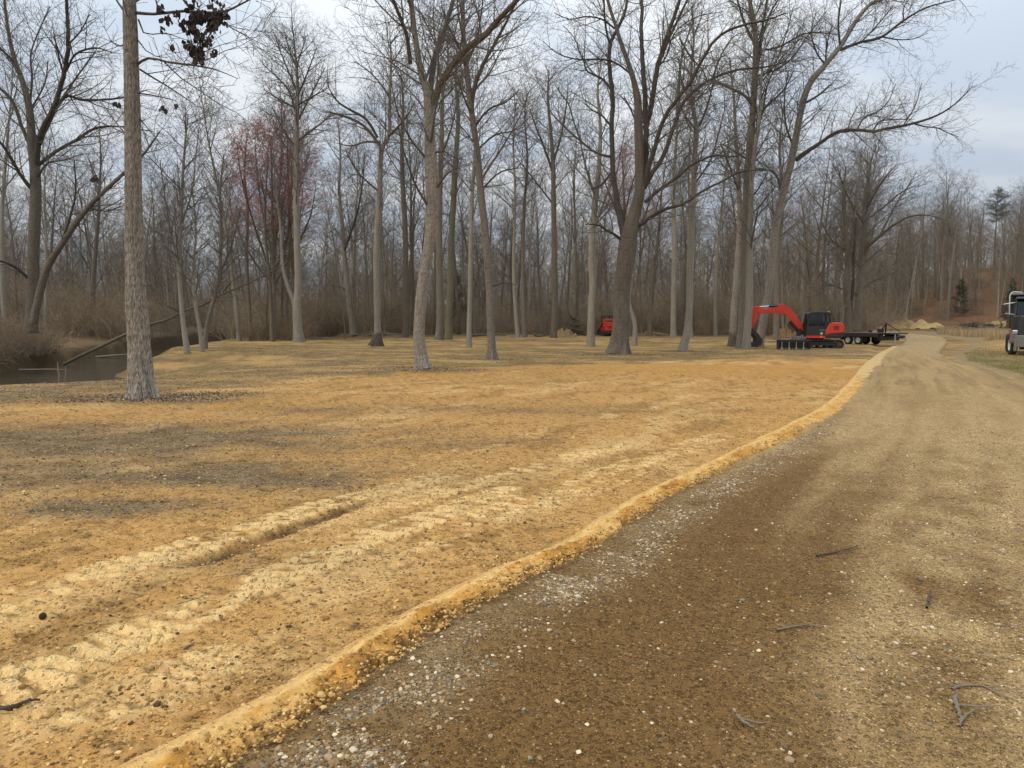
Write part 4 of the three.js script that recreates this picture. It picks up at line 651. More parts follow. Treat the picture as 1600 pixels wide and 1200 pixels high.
for (const [x0, x1, d0, d1, n, label, group] of ZONES) for (let k = 0, tries = 0; k < n && tries < n * 30; tries++) {
  const px = lerp(x0, x1, woodsR()), d = lerp(d0, d1, woodsR() ** 1.3), x = (px - 800) / FOCAL * d, z = -d;
  if (taken.some((q) => Math.hypot(q[0] - x, q[1] - z) < 2) || onRoad(x, z) > -2 || Math.abs(along(CREEK, x, z)[0]) < 5) continue;
  taken.push([x, z]); k++;
  const i = Math.floor(woodsR() * protos.length), lean = (woodsR() - 0.5) * 0.12, P = protos[i], g = thing('woodland_tree', `${KIND[i]} ${label}, ${d < lerp(d0, d1, 0.33) ? 'front' : 'back'}, ${lean < 0 ? 'leaning right' : 'leaning left'}`, 'tree', [x, land(x, z) - 0.1, z], woodsR() * TAU, group);
  const s = (px > 1400 ? 0.8 : px > 1170 ? 0.76 : 0.82) + 0.36 * woodsR() - (px > 680 && px < 930 ? 0.12 : 0);
  g.scale.set(s, s * (0.92 + 0.16 * woodsR()), s);
  g.rotation.set(0, 0, lean); g.rotateY(woodsR() * TAU);
  mesh('trunk', P.trunk, M[protoMat[i][0]], g); mesh('crown', P.crown, M[protoMat[i][1]], g);
}
function scatter(name, geo, mat, list, label, parent = scene, colors) {   // list: [x, y, z, turn, sx, sy, sz, tiltX, tiltZ]
  const im = new THREE.InstancedMesh(geo, mat, list.length), m4 = new THREE.Matrix4(), e = new THREE.Euler(), q = new THREE.Quaternion(), p = V(), s = V(), c = new THREE.Color();
  list.forEach((a, i) => { e.set(a[7] ?? 0, a[3], a[8] ?? 0, 'YXZ'); q.setFromEuler(e); im.setMatrixAt(i, m4.compose(p.set(a[0], a[1], a[2]), q, s.set(a[4], a[5] ?? a[4], a[6] ?? a[4]))); if (colors) im.setColorAt(i, c.setRGB(...colors(i, a))); });
  im.name = name; im.castShadow = im.receiveShadow = true; parent.add(im);
  return tag(im, label, null, null, 'stuff');
}
// the far wood that reads as one mass
const tone = (k) => { const v = 0.62 + 0.8 * (((k * 104729) % 83) / 83), w = ((k * 7919) % 71) / 71; return [v * (1 + 0.1 * w), v, v * (1 - 0.14 * w)]; };
{
  const R = rng(88), lists = protos.map(() => []);
  for (let k = 0; k < 2100; k++) {
    const px = -260 + 2120 * R(), far = px > 1400 ? 120 + 130 * R() : 104 + 190 * R() ** 1.4, x = (px - 800) / FOCAL * far, z = -far;
    if (onRoad(x, z) > -2.5 || Math.abs(along(CREEK, x, z)[0]) < 4) continue;
    if (px > 1405 && px < 1720 && far < 132) continue;
    const s = (px > 1380 ? 0.66 : 0.75) + 0.4 * R(); lists[[0, 1, 2, 3, 4, 5, 5, 7, 7, 8, 8, 8][Math.floor(R() * 12)]].push([x, land(x, z) - 0.2, z, R() * TAU, s, s, s, (R() - 0.5) * 0.1, (R() - 0.5) * 0.1]);
  }
  protos.forEach((P, i) => { if (!lists[i].length) return; scatter('far_woods_trunks', P.trunk, M[protoMat[i][0]], lists[i], 'far bare woodland trunks massed behind the clearing'); scatter('far_woods_crowns', P.crown, M[protoMat[i][1]], lists[i], 'far bare woodland branches massed behind the clearing', scene, tone); });
}
// undergrowth: many thin stems
function brushProto(seed, n, h, spread, arch) {
  const R = rng(seed), B = new Buf();
  for (let k = 0; k < n; k++) {
    const a = R() * TAU, q = Math.sqrt(R()) * spread, lean = 0.15 + arch * R(), b = R() * TAU;
    grow(B, V(Math.cos(a) * q, -0.05, Math.sin(a) * q), V(Math.cos(b) * lean, 1, Math.sin(b) * lean).normalize(), h * (0.4 + 0.6 * R()), 0.012 + 0.012 * R(), 2, { ...HABIT, seg: [1, 1, 0.5, 0.4, 0.4], wob: [0, 0, 0.35, 0.45, 0.5], trop: [0, 0, -arch * 0.08, 0, 0], dens: [0, 0, 0, 2.6, 2.6], len: [0, 0, 0, 1.1, 0.5], sides: [3, 3, 3, 3, 3], from: [0, 0, 0.15, 0.2], tip: 0.0065, max: 4 }, R);
  }
  return B.geo();
}
{
  const R = rng(99), kinds = [brushProto(201, 22, 4.6, 2, 0.45), brushProto(202, 24, 2.8, 1.8, 0.9), brushProto(203, 20, 6.5, 2.4, 0.4)], lists = [[], [], []];
  for (let k = 0; k < 2300; k++) {
    const px = -250 + 2100 * R(), d = px > 1400 ? 112 + 120 * R() : (px < 470 ? 64 : 76) + 100 * R() ** 1.3, x = (px - 800) / FOCAL * d, z = -d;
    if (onRoad(x, z) > -2 || Math.abs(along(CREEK, x, z)[0]) < 4.5) continue;
    if (px > 1400 && R() < 0.6) continue;
    const s = (0.6 + 0.6 * R()) * (px > 680 && px < 930 ? 0.75 : 1); lists[px > 1400 ? 1 : Math.floor(R() * 3)].push([x, land(x, z), z, R() * TAU, s]);
  }
  kinds.forEach((g, i) => scatter('undergrowth', g, M[i === 1 ? 'twigWarm' : 'brush'], lists[i], 'dense grey brown undergrowth of thin bare stems along the foot of the woods', scene, tone));
  const bank = [brushProto(211, 40, 2.6, 1.6, 1.4), brushProto(212, 34, 3.4, 1.8, 1.1)], bl = [[], []];
  for (let k = 0; k < 240; k++) {
    const s = 8 + 62 * R(), p = edgeCurve(CREEK).getPointAt(clamp((s + 18) / 200, 0, 1)), x = p.x - 4.6 - 9 * R() ** 1.5, z = p.z - 1 + 2 * R();
    if (along(CREEK, x, z)[0] > -4.3) continue;
    const sc = 0.55 + 0.55 * R(); bl[k % 2].push([x, land(x, z), z, R() * TAU, sc]);
  }
  bank.forEach((g, i) => scatter('creek_brush', g, M[i ? 'brush' : 'twigWarm'], bl[i], 'tangle of brown arching brush along the far creek bank', scene, tone));
}
// evergreens
function evergreen(name, label, px, depth, H, Rad, seed, from) {
  const R = rng(seed), x = (px - 800) / FOCAL * depth, g = thing(name, label, 'tree', [x, land(x, -depth) - 0.1, -depth]), TB = new Buf(), CB = new Buf();
  const P = [], Q = []; for (let i = 0; i <= 8; i++) { P.push(V((R() - 0.5) * 0.15, H * i / 8, (R() - 0.5) * 0.15)); Q.push(lerp(H * 0.014, 0.02, i / 8)); }
  tube(TB, P, Q, 8, null, () => 1); mesh('trunk', TB.geo(true), M.darkTrunk, g);
  for (let k = 0; k < 110; k++) {
    const f = from + (1 - from) * R(), a = R() * TAU, L = Rad * (0.45 + 0.7 * R()) * (from > 0.3 ? Math.sin(Math.PI * clamp((f - from) / (1 - from) * 0.8 + 0.2, 0, 1)) : 1.1 - f), d = V(Math.cos(a), 0.25, Math.sin(a)).normalize();
    grow(CB, V(0, H * f, 0), d, Math.max(0.3, L), 0.03, 2, { ...HABIT, seg: [1, 1, 0.5, 0.4, 0.3], dens: [0, 0, 0, 5, 16], len: [0, 0, 0, 0.7, 0.22], ang: [0, 0, 0, 0.9, 0.8], from: [0, 0, 0.15, 0.1], sides: [3, 3, 4, 3, 3], tip: 0.012, thick: 0.05, trop: [0, 0, 0.01, 0.05, 0.02] }, R);
  }
  mesh('crown', CB.geo(), new THREE.MeshStandardMaterial({ color: new THREE.Color(0.035, 0.048, 0.022), roughness: 0.9 }), g);
}
evergreen('pine_tree', 'dark green pine standing above the bare trees at the top of the right slope', 1546, 168, 21, 3.6, 301, 0.62);
evergreen('cedar_tree', 'small dark green cedar at the foot of the right slope behind the dry grass', 1497, 118, 6, 2.0, 302, 0.08);
evergreen('cedar_tree', 'dark green cedar on the right slope just left of the truck mirror', 1577, 104, 6.5, 1.7, 303, 0.08);
evergreen('cedar_tree', 'small dark cedar among the trunks right of the kinked mottled tree', 716, 84, 7, 1.5, 304, 0.15);
// ---------------------------------------------------------------- machines
const paint = (r, g, b, rough = 0.45, metal = 0) => new THREE.MeshPhysicalMaterial({ color: new THREE.Color().setRGB(r, g, b), roughness: rough, metalness: metal, map: dustMap, clearcoat: 0.25, clearcoatRoughness: 0.5 });
const dustMap = tex(256, 256, (u, v, o) => { const n = 0.86 + 0.1 * tiled(u, v, 10, 10, 2) + 0.08 * tiled(u, v, 40, 40, 6); o[0] = n; o[1] = n * 0.985; o[2] = n * 0.96; }, true);
const D = {
  red: paint(0.82, 0.05, 0.018), black: paint(0.022, 0.022, 0.023, 0.5), dark: new THREE.MeshStandardMaterial({ color: new THREE.Color(0.035, 0.033, 0.031), roughness: 0.75, map: dustMap }), rubber: new THREE.MeshStandardMaterial({ color: new THREE.Color(0.03, 0.028, 0.026), roughness: 0.9, map: dustMap }),
  mud: new THREE.MeshStandardMaterial({ color: new THREE.Color(0.12, 0.09, 0.06), roughness: 0.95, map: dustMap }), steel: new THREE.MeshStandardMaterial({ color: new THREE.Color(0.45, 0.44, 0.42), roughness: 0.4, metalness: 0.8 }), chrome: new THREE.MeshStandardMaterial({ color: new THREE.Color(0.75, 0.75, 0.74), roughness: 0.18, metalness: 1 }),
  white: paint(0.72, 0.72, 0.68), grey: paint(0.19, 0.19, 0.185, 0.55), maroon: paint(0.1, 0.022, 0.03, 0.3), orange: new THREE.MeshStandardMaterial({ color: new THREE.Color(0.8, 0.22, 0.03), roughness: 0.5 }), wood: new THREE.MeshStandardMaterial({ color: new THREE.Color(0.36, 0.27, 0.17), roughness: 0.9, map: smoothMap }),
  glass: new THREE.MeshPhysicalMaterial({ color: new THREE.Color(0.5, 0.56, 0.55), transmission: 1, thickness: 0, roughness: 0.03, ior: 1.5 }), seat: new THREE.MeshStandardMaterial({ color: new THREE.Color(0.03, 0.03, 0.032), roughness: 0.85 }),
};
const box = (w, h, d, x, y, z, r = 0.02, rx = 0, ry = 0, rz = 0) => { const g = new RoundedBoxGeometry(w, h, d, 2, Math.min(r, w / 2.2, h / 2.2, d / 2.2)); g.rotateX(rx); g.rotateY(ry); g.rotateZ(rz); g.translate(x, y, z); return g; };
const cyl = (r, h, x, y, z, axis = 'y', r2 = r, n = 20) => { const g = new THREE.CylinderGeometry(r2, r, h, n); if (axis === 'z') g.rotateX(Math.PI / 2); if (axis === 'x') g.rotateZ(Math.PI / 2); g.translate(x, y, z); return g; };
const plate = (outline, depth, z, bevel = 0.02) => { const s = new THREE.Shape(outline.map(([x, y]) => new THREE.Vector2(x, y))), g = new THREE.ExtrudeGeometry(s, { depth: depth - 2 * bevel, bevelEnabled: true, bevelSize: bevel, bevelThickness: bevel, bevelSegments: 2 }); g.translate(0, 0, z - depth / 2 + bevel); return g; };
const rod = (a, b, r) => { const p = V(...a), q = V(...b), d = q.clone().sub(p), g = new THREE.CylinderGeometry(r, r, d.length(), 12); g.applyQuaternion(new THREE.Quaternion().setFromUnitVectors(V(0, 1, 0), d.clone().normalize())); g.translate(...p.add(q).multiplyScalar(0.5).toArray()); return g; };
const hose = (pts, r) => new THREE.TubeGeometry(new THREE.CatmullRomCurve3(pts.map((p) => V(...p))), 24, r, 8);
const merge = (list) => mergeGeometries(list.map((g) => { const k = g.index ? g.toNonIndexed() : g; for (const n of Object.keys(k.attributes)) if (!['position', 'normal', 'uv'].includes(n)) k.deleteAttribute(n); return k; }));

// the excavator, side on, boom to the left
{
  const f = groundAt(1266, 543.5), sc = -f.z / FOCAL, X = (px) => (px - 1266) * sc, Y = (py) => (543.5 - py) * sc;
  const g = thing('excavator', 'red compact excavator with a black cab, its boom reaching left among the trunks', 'excavator', [f.x, land(f.x, f.z) - 0.03, f.z], -0.06);
  const trackZ = 0.8;
  for (const s of [1, -1]) {                                        // crawler: a rubber belt round idler, rollers and sprocket
    const z = trackZ * s, x0 = X(1236), x1 = X(1308), r = 0.29, belt = new THREE.Shape();
    const c = mesh('crawler_track', (() => {
      const outer = new THREE.Shape(); outer.absarc(x1 - r, r, r, -Math.PI / 2, Math.PI / 2); outer.absarc(x0 + r, r, r, Math.PI / 2, Math.PI * 1.5); outer.closePath();
      const inner = new THREE.Path(); inner.absarc(x1 - r, r, r - 0.06, -Math.PI / 2, Math.PI / 2); inner.absarc(x0 + r, r, r - 0.06, Math.PI / 2, Math.PI * 1.5); inner.closePath(); outer.holes.push(inner);
      const e = new THREE.ExtrudeGeometry(outer, { depth: 0.42, bevelEnabled: true, bevelSize: 0.015, bevelThickness: 0.02, bevelSegments: 1, curveSegments: 14 }); e.translate(0, 0, z - 0.21);
      const lugs = [], run = x1 - x0 - 2 * r, per = 2 * run + TAU * r, n = 46;
      for (let k = 0; k < n; k++) {
        const q = k / n * per; let px, py, a;
        if (q < run) { px = x0 + r + q; py = -0.0; a = 0; } else if (q < run + Math.PI * r) { a = (q - run) / r; px = x1 - r + Math.sin(a) * r; py = r - Math.cos(a) * r; } else if (q < 2 * run + Math.PI * r) { px = x1 - r - (q - run - Math.PI * r); py = 2 * r; a = 0; } else { a = (q - 2 * run - Math.PI * r) / r + Math.PI; px = x0 + r + Math.sin(a) * r; py = r - Math.cos(a) * r; }
        lugs.push(box(0.05, 0.045, 0.44, px, py, z, 0.008, 0, 0, a));
      }
      return merge([e, ...lugs]);
    })(), D.rubber, g);
    tag(c);
    mesh('track_frame', merge([box(x1 - x0 - 0.5, 0.2, 0.3, (x0 + x1) / 2, 0.3, z), box(x1 - x0 - 0.9, 0.1, 0.36, (x0 + x1) / 2, 0.42, z)]), D.dark, g);
    mesh('sprocket', merge([cyl(0.21, 0.3, x1 - r, r, z, 'z'), cyl(0.1, 0.4, x1 - r, r, z, 'z')]), D.mud, g);
    mesh('idler_wheel', merge([cyl(0.22, 0.3, x0 + r, r, z, 'z'), cyl(0.09, 0.4, x0 + r, r, z, 'z')]), D.mud, g);
    for (let k = 0; k < 5; k++) mesh('roller', cyl(0.09, 0.34, lerp(x0 + 0.6, x1 - 0.6, k / 4), 0.12, z, 'z', 0.09, 14), D.dark, g);
  }
  mesh('undercarriage', merge([box(1.5, 0.3, 1.2, X(1272), 0.48, 0), cyl(0.55, 0.2, X(1272), 0.7, 0)]), D.dark, g);
  mesh('swing_deck', merge([box(X(1303) - X(1253), 0.12, 1.75, (X(1303) + X(1253)) / 2, 0.84, 0)]), D.black, g);
  mesh('side_skirt', merge([box(X(1281) - X(1252), Y(523) - Y(527.5), 0.08, X(1266.5), Y(525.2), 0.87)]), D.red, g);
  mesh('marker_light', box(0.12, 0.14, 0.03, X(1274.5), Y(525.2), 0.925), D.orange, g);
  const cw = mesh('engine_hood', (() => { const s = [[X(1279), Y(521)], [X(1288), Y(505.5)], [X(1290), Y(504.8)], [X(1304), Y(505)], [X(1307), Y(507.5)], [X(1308.4), Y(512)], [X(1308), Y(517)], [X(1304), Y(518.2)], [X(1290), Y(519)], [X(1282), Y(521.5)]]; return plate(s, 1.8, 0, 0.06); })(), D.red, g);
  mesh('vent', merge([0, 1, 2].map((k) => box(0.34, 0.045, 0.02, X(1297), Y(509.5 + k * 2), 0.915, 0.008))), D.dark, cw);
  mesh('counterweight', plate([[X(1281), Y(526)], [X(1281), Y(521)], [X(1292), Y(519)], [X(1308), Y(518)], [X(1309), Y(520)], [X(1308), Y(525)], [X(1300), Y(526)]], 1.74, 0, 0.05), D.black, g);
  // the cab: frame, panes, roof, seat
  const cz = 0.42, cd = 0.98;
  const A = [X(1252.5), Y(524)], Bq = [X(1257), Y(491)], C = [X(1283), Y(489)], E = [X(1290), Y(503)], F = [X(1281), Y(521)];
  const cab = mesh('cab', merge([
    plate([A, [X(1280.5), Y(524)], [X(1280.5), Y(510)], [X(1254.4), Y(510)]], cd, cz, 0.03),
    rod([X(1254), Y(511), cz + cd / 2 - 0.04], [X(1258), Y(490), cz + cd / 2 - 0.04], 0.06), rod([X(1254), Y(511), cz - cd / 2 + 0.04], [X(1258), Y(490), cz - cd / 2 + 0.04], 0.06),
    rod([X(1269.5), Y(511), cz + cd / 2 - 0.04], [X(1270), Y(489.5), cz + cd / 2 - 0.04], 0.05), rod([X(1281), Y(512), cz + cd / 2 - 0.04], [X(1282.5), Y(489), cz + cd / 2 - 0.04], 0.07), rod([X(1281), Y(512), cz - cd / 2 + 0.04], [X(1282.5), Y(489), cz - cd / 2 + 0.04], 0.07),
    rod([X(1289), Y(505), cz + cd / 2 - 0.06], [X(1286), Y(490), cz + cd / 2 - 0.06], 0.05), rod([X(1289), Y(505), cz - cd / 2 + 0.06], [X(1286), Y(490), cz - cd / 2 + 0.06], 0.05), box(0.5, 0.5, cd - 0.06, X(1285), Y(508), cz)]), D.black, g);
  mesh('handle', rod([X(1271), Y(510), cz + cd / 2 + 0.04], [X(1271), Y(502), cz + cd / 2 + 0.04], 0.018), D.dark, cab);
  mesh('decal', merge([box(0.34, 0.07, 0.012, X(1275.5), Y(515), cz + cd / 2 + 0.01, 0.004)]), D.grey, cab);
  mesh('decal', box(0.16, 0.13, 0.012, X(1275), Y(520), cz + cd / 2 + 0.01, 0.004), D.white, cab);
  mesh('cab_roof', merge([plate([[X(1256), Y(490)], [X(1258), Y(488)], [X(1266), Y(487.4)], [X(1282), Y(487.2)], [X(1288), Y(489)], [X(1289), Y(490.6)], [X(1284), Y(490)]], cd + 0.06, cz, 0.03)]), D.black, g);
  mesh('work_light', box(0.16, 0.09, 0.14, X(1285.5), Y(487.6), cz + 0.3), D.white, g);
  for (const s of [1, -1]) mesh('cab_window', plate([[X(1255), Y(510.5)], [X(1258.4), Y(491)], [X(1282), Y(490.5)], [X(1281), Y(510.5)]], 0.012, cz + s * (cd / 2 - 0.05), 0.002), D.glass, g);
  mesh('windscreen', rodPane([X(1254.4), Y(511)], [X(1258), Y(491)], cd - 0.12, cz), D.glass, g);
  mesh('seat', merge([box(0.46, 0.14, 0.46, X(1272), Y(512), cz, 0.05), box(0.14, 0.62, 0.44, X(1277), Y(505), cz, 0.05), box(0.1, 0.2, 0.26, X(1277.6), Y(497), cz, 0.04)]), D.seat, g);
  mesh('control_lever', merge([rod([X(1263), Y(513), cz + 0.25], [X(1262), Y(505), cz + 0.25], 0.03), rod([X(1263), Y(513), cz - 0.25], [X(1262), Y(505), cz - 0.25], 0.03)]), D.seat, g);
  const bz = 0.1;
  mesh('swing_post', merge([box(0.34, 0.5, 0.4, X(1250), Y(523), bz, 0.05), cyl(0.17, 0.7, X(1247.5), Y(521), bz)]), D.dark, g);
  mesh('boom', plate([[X(1252.5), Y(515.5)], [X(1250), Y(505)], [X(1231), Y(481)], [X(1226), Y(478)], [X(1217.5), Y(474.6)], [X(1215), Y(476)], [X(1214), Y(479.5)], [X(1196), Y(482.5)], [X(1184), Y(483)], [X(1182), Y(486)], [X(1184), Y(489)], [X(1197), Y(488.5)], [X(1215), Y(488.8)], [X(1225.5), Y(490.5)], [X(1247.5), Y(515)]], 0.3, bz, 0.03), D.red, g);
  mesh('arm', plate([[X(1189), Y(480)], [X(1184), Y(478.5)], [X(1177), Y(480)], [X(1174), Y(486)], [X(1170), Y(507)], [X(1169), Y(513)], [X(1173), Y(514)], [X(1179), Y(505)], [X(1184), Y(490)]], 0.26, bz, 0.03), D.red, g);
  mesh('arm_cylinder', merge([rod([X(1217), Y(478), bz], [X(1200), Y(478), bz], 0.085)]), D.black, g);
  mesh('arm_piston', rod([X(1200), Y(478), bz], [X(1182), Y(479.4), bz], 0.05), D.chrome, g);
  mesh('boom_cylinder', rod([X(1249), Y(522), bz], [X(1233), Y(501), bz], 0.1), D.black, g);
  mesh('boom_piston', rod([X(1233), Y(501), bz], [X(1224.5), Y(489), bz], 0.055), D.chrome, g);
  mesh('hydraulic_hose', merge([hose([[X(1248), Y(504), bz + 0.1], [X(1238), Y(490), bz + 0.12], [X(1229), Y(479), bz + 0.1], [X(1216), Y(474), bz + 0.08]], 0.03), hose([[X(1248), Y(505), bz - 0.1], [X(1238), Y(489), bz - 0.12], [X(1228), Y(478), bz - 0.1], [X(1214), Y(476), bz - 0.08]], 0.03)]), D.rubber, g);
  mesh('bucket_cylinder', rod([X(1177), Y(483), bz - 0.16], [X(1166), Y(505), bz - 0.16], 0.06), D.black, g);
  const bk = mesh('bucket', plate([[X(1168), Y(511)], [X(1174), Y(513)], [X(1183), Y(522)], [X(1189), Y(531)], [X(1187), Y(538)], [X(1180), Y(541)], [X(1172), Y(541)], [X(1166.5), Y(537)], [X(1171), Y(536)], [X(1180), Y(533)], [X(1180), Y(527)], [X(1171), Y(518)]], 0.9, bz, 0.02), D.dark, g);
  for (let k = 0; k < 4; k++) mesh('tooth', box(0.22, 0.06, 0.09, X(1165.2), Y(537), bz - 0.36 + k * 0.24, 0.02, 0, 0, 0.15), D.steel, bk);
}
function rodPane(a, b, depth, z) { const dx = b[0] - a[0], dy = b[1] - a[1], g = new THREE.BoxGeometry(0.012, Math.hypot(dx, dy), depth); g.rotateZ(-Math.atan2(dx, dy)); g.translate((a[0] + b[0]) / 2, (a[1] + b[1]) / 2, z); return g; }
// the ribbed steel attachment standing on the ground before it
{
  const f = groundAt(1240, 546), sc = -f.z / FOCAL, w = 49 * sc, h = 15.5 * sc;
  const g = thing('land_rake', 'black ribbed steel attachment standing on the ground in front of the excavator tracks', 'attachment', [f.x, land(f.x, f.z), f.z], -0.03);
  mesh('top_rail', merge([box(w, 0.12, 0.16, 0, h - 0.06, 0), box(w, 0.08, 0.3, 0, h - 0.16, -0.1)]), D.black, g);
  mesh('back_plate', box(w - 0.04, h - 0.22, 0.03, 0, h / 2 - 0.03, -0.22), D.black, g);
  for (const s of [-1, 1]) mesh('end_plate', box(0.04, h - 0.04, 0.42, s * (w / 2 - 0.02), h / 2, -0.06), D.black, g);
  for (let k = 0; k < 13; k++) mesh('tine', merge([box(0.05, h * 0.72, 0.06, (k - 6) * w / 13.2, h * 0.42, 0.02, 0.01, 0.08), box(0.07, 0.18, 0.05, (k - 6) * w / 13.2, 0.09, 0.06, 0.01)]), k % 3 === 1 ? D.steel : D.dark, g);
  mesh('bottom_rail', box(w - 0.1, 0.07, 0.1, 0, h * 0.4, -0.06), D.dark, g);
  mesh('coupler', merge([box(0.7, 0.3, 0.2, 0.3, h + 0.06, -0.16), box(0.08, 0.24, 0.34, 0.05, h + 0.16, -0.16), box(0.08, 0.24, 0.34, 0.55, h + 0.16, -0.16)]), D.grey, g);
}
// the flatbed trailer, tongue to the right, seen from its rear corner
function wheel(parent, x, y, z, r, w, rimMat, yaw = 0) {
  const t = mesh('tyre', (() => { const p = [[r * 0.58, -w / 2], [r * 0.85, -w / 2], [r * 0.97, -w * 0.4], [r, -w * 0.28], [r, w * 0.28], [r * 0.97, w * 0.4], [r * 0.85, w / 2], [r * 0.58, w / 2]].map(([a, b]) => new THREE.Vector2(a, b)), q = new THREE.LatheGeometry(p, 28); q.rotateX(Math.PI / 2); q.rotateY(yaw); q.translate(x, y, z); return q; })(), D.rubber, parent);
  mesh('rim', (() => { const p = [[0.02, w * 0.2], [r * 0.22, w * 0.2], [r * 0.28, w * 0.05], [r * 0.46, w * 0.02], [r * 0.54, w * 0.4], [r * 0.6, w * 0.46], [r * 0.6, -w * 0.46], [0.02, -w * 0.2]].map(([a, b]) => new THREE.Vector2(a, b)), q = new THREE.LatheGeometry(p, 24); q.rotateX(Math.PI / 2); q.rotateY(yaw); q.translate(x, y, z); return q; })(), rimMat, t);
  return t;
}
{
  const f = groundAt(1357, 538.5), L = 3.1, W = 2.2;
  const g = thing('flatbed_trailer', 'black flatbed equipment trailer with a wooden deck parked by the road behind the excavator', 'trailer', [f.x, land(f.x, f.z), f.z], -1.12);
  // local: x along the trailer (tongue at +x), z towards the viewer
  mesh('deck_frame', merge([box(L, 0.28, 0.12, 0, 0.74, W / 2 - 0.06), box(L, 0.28, 0.12, 0, 0.74, -W / 2 + 0.06), box(0.12, 0.36, W, L / 2, 0.7, 0), box(0.12, 0.26, W, -L / 2, 0.76, 0), box(L, 0.16, 0.14, 0, 0.62, 0.45), box(L, 0.16, 0.14, 0, 0.62, -0.45)]), D.black, g);
  for (let k = 0; k < 12; k++) mesh('plank', box(L - 0.2, 0.045, W / 12 - 0.02, 0, 0.895 + 0.004 * (k % 3), -W / 2 + W / 24 + k * W / 12, 0.008), D.wood, g);
  for (const x of [-0.4, 0.5]) for (const s of [1, -1]) { wheel(g, x - 0.6, 0.36, s * (W / 2 - 0.16), 0.36, 0.22, s > 0 ? D.white : D.grey, s > 0 ? 0 : Math.PI); }
  mesh('tool_box', box(0.4, 0.42, W - 0.3, L / 2 + 0.12, 0.56, 0, 0.05), D.black, g);
  mesh('tongue', merge([rod([L / 2, 0.72, 0.7], [L / 2 + 1.2, 0.62, 0], 0.07), rod([L / 2, 0.72, -0.7], [L / 2 + 1.2, 0.62, 0], 0.07), box(0.4, 0.2, 0.2, L / 2 + 1.2, 0.64, 0)]), D.black, g);
  mesh('front_deck', box(0.9, 0.1, W * 0.9, L / 2 + 0.5, 0.86, 0), D.black, g);
  mesh('jack', merge([cyl(0.05, 0.9, L / 2 + 0.9, 0.5, 0.35), box(0.24, 0.03, 0.24, L / 2 + 0.9, 0.05, 0.35)]), D.steel, g);
  mesh('winch_post', merge([rod([L / 2 - 0.4, 0.9, 0.3], [L / 2 - 0.1, 1.62, 0], 0.05), rod([L / 2 - 0.4, 0.9, -0.3], [L / 2 - 0.1, 1.62, 0], 0.05), rod([L / 2 - 0.1, 1.6, 0], [L / 2 + 1, 1.0, 0], 0.03), box(0.3, 0.3, 0.4, L / 2 - 0.5, 1.05, 0.1, 0.04), box(0.2, 0.2, 0.2, L / 2 - 1.2, 1.0, 0.3, 0.04)]), D.dark, g);
  for (const s of [1, -1]) { mesh('ramp', box(0.1, 0.5, 0.55, -L / 2 - 0.1, 0.6, s * 0.75), D.dark, g); }
  mesh('reflector', box(0.1, 0.06, 0.02, L / 2 + 0.5, 0.74, W * 0.45 + 0.012, 0.005), D.white, g);
}
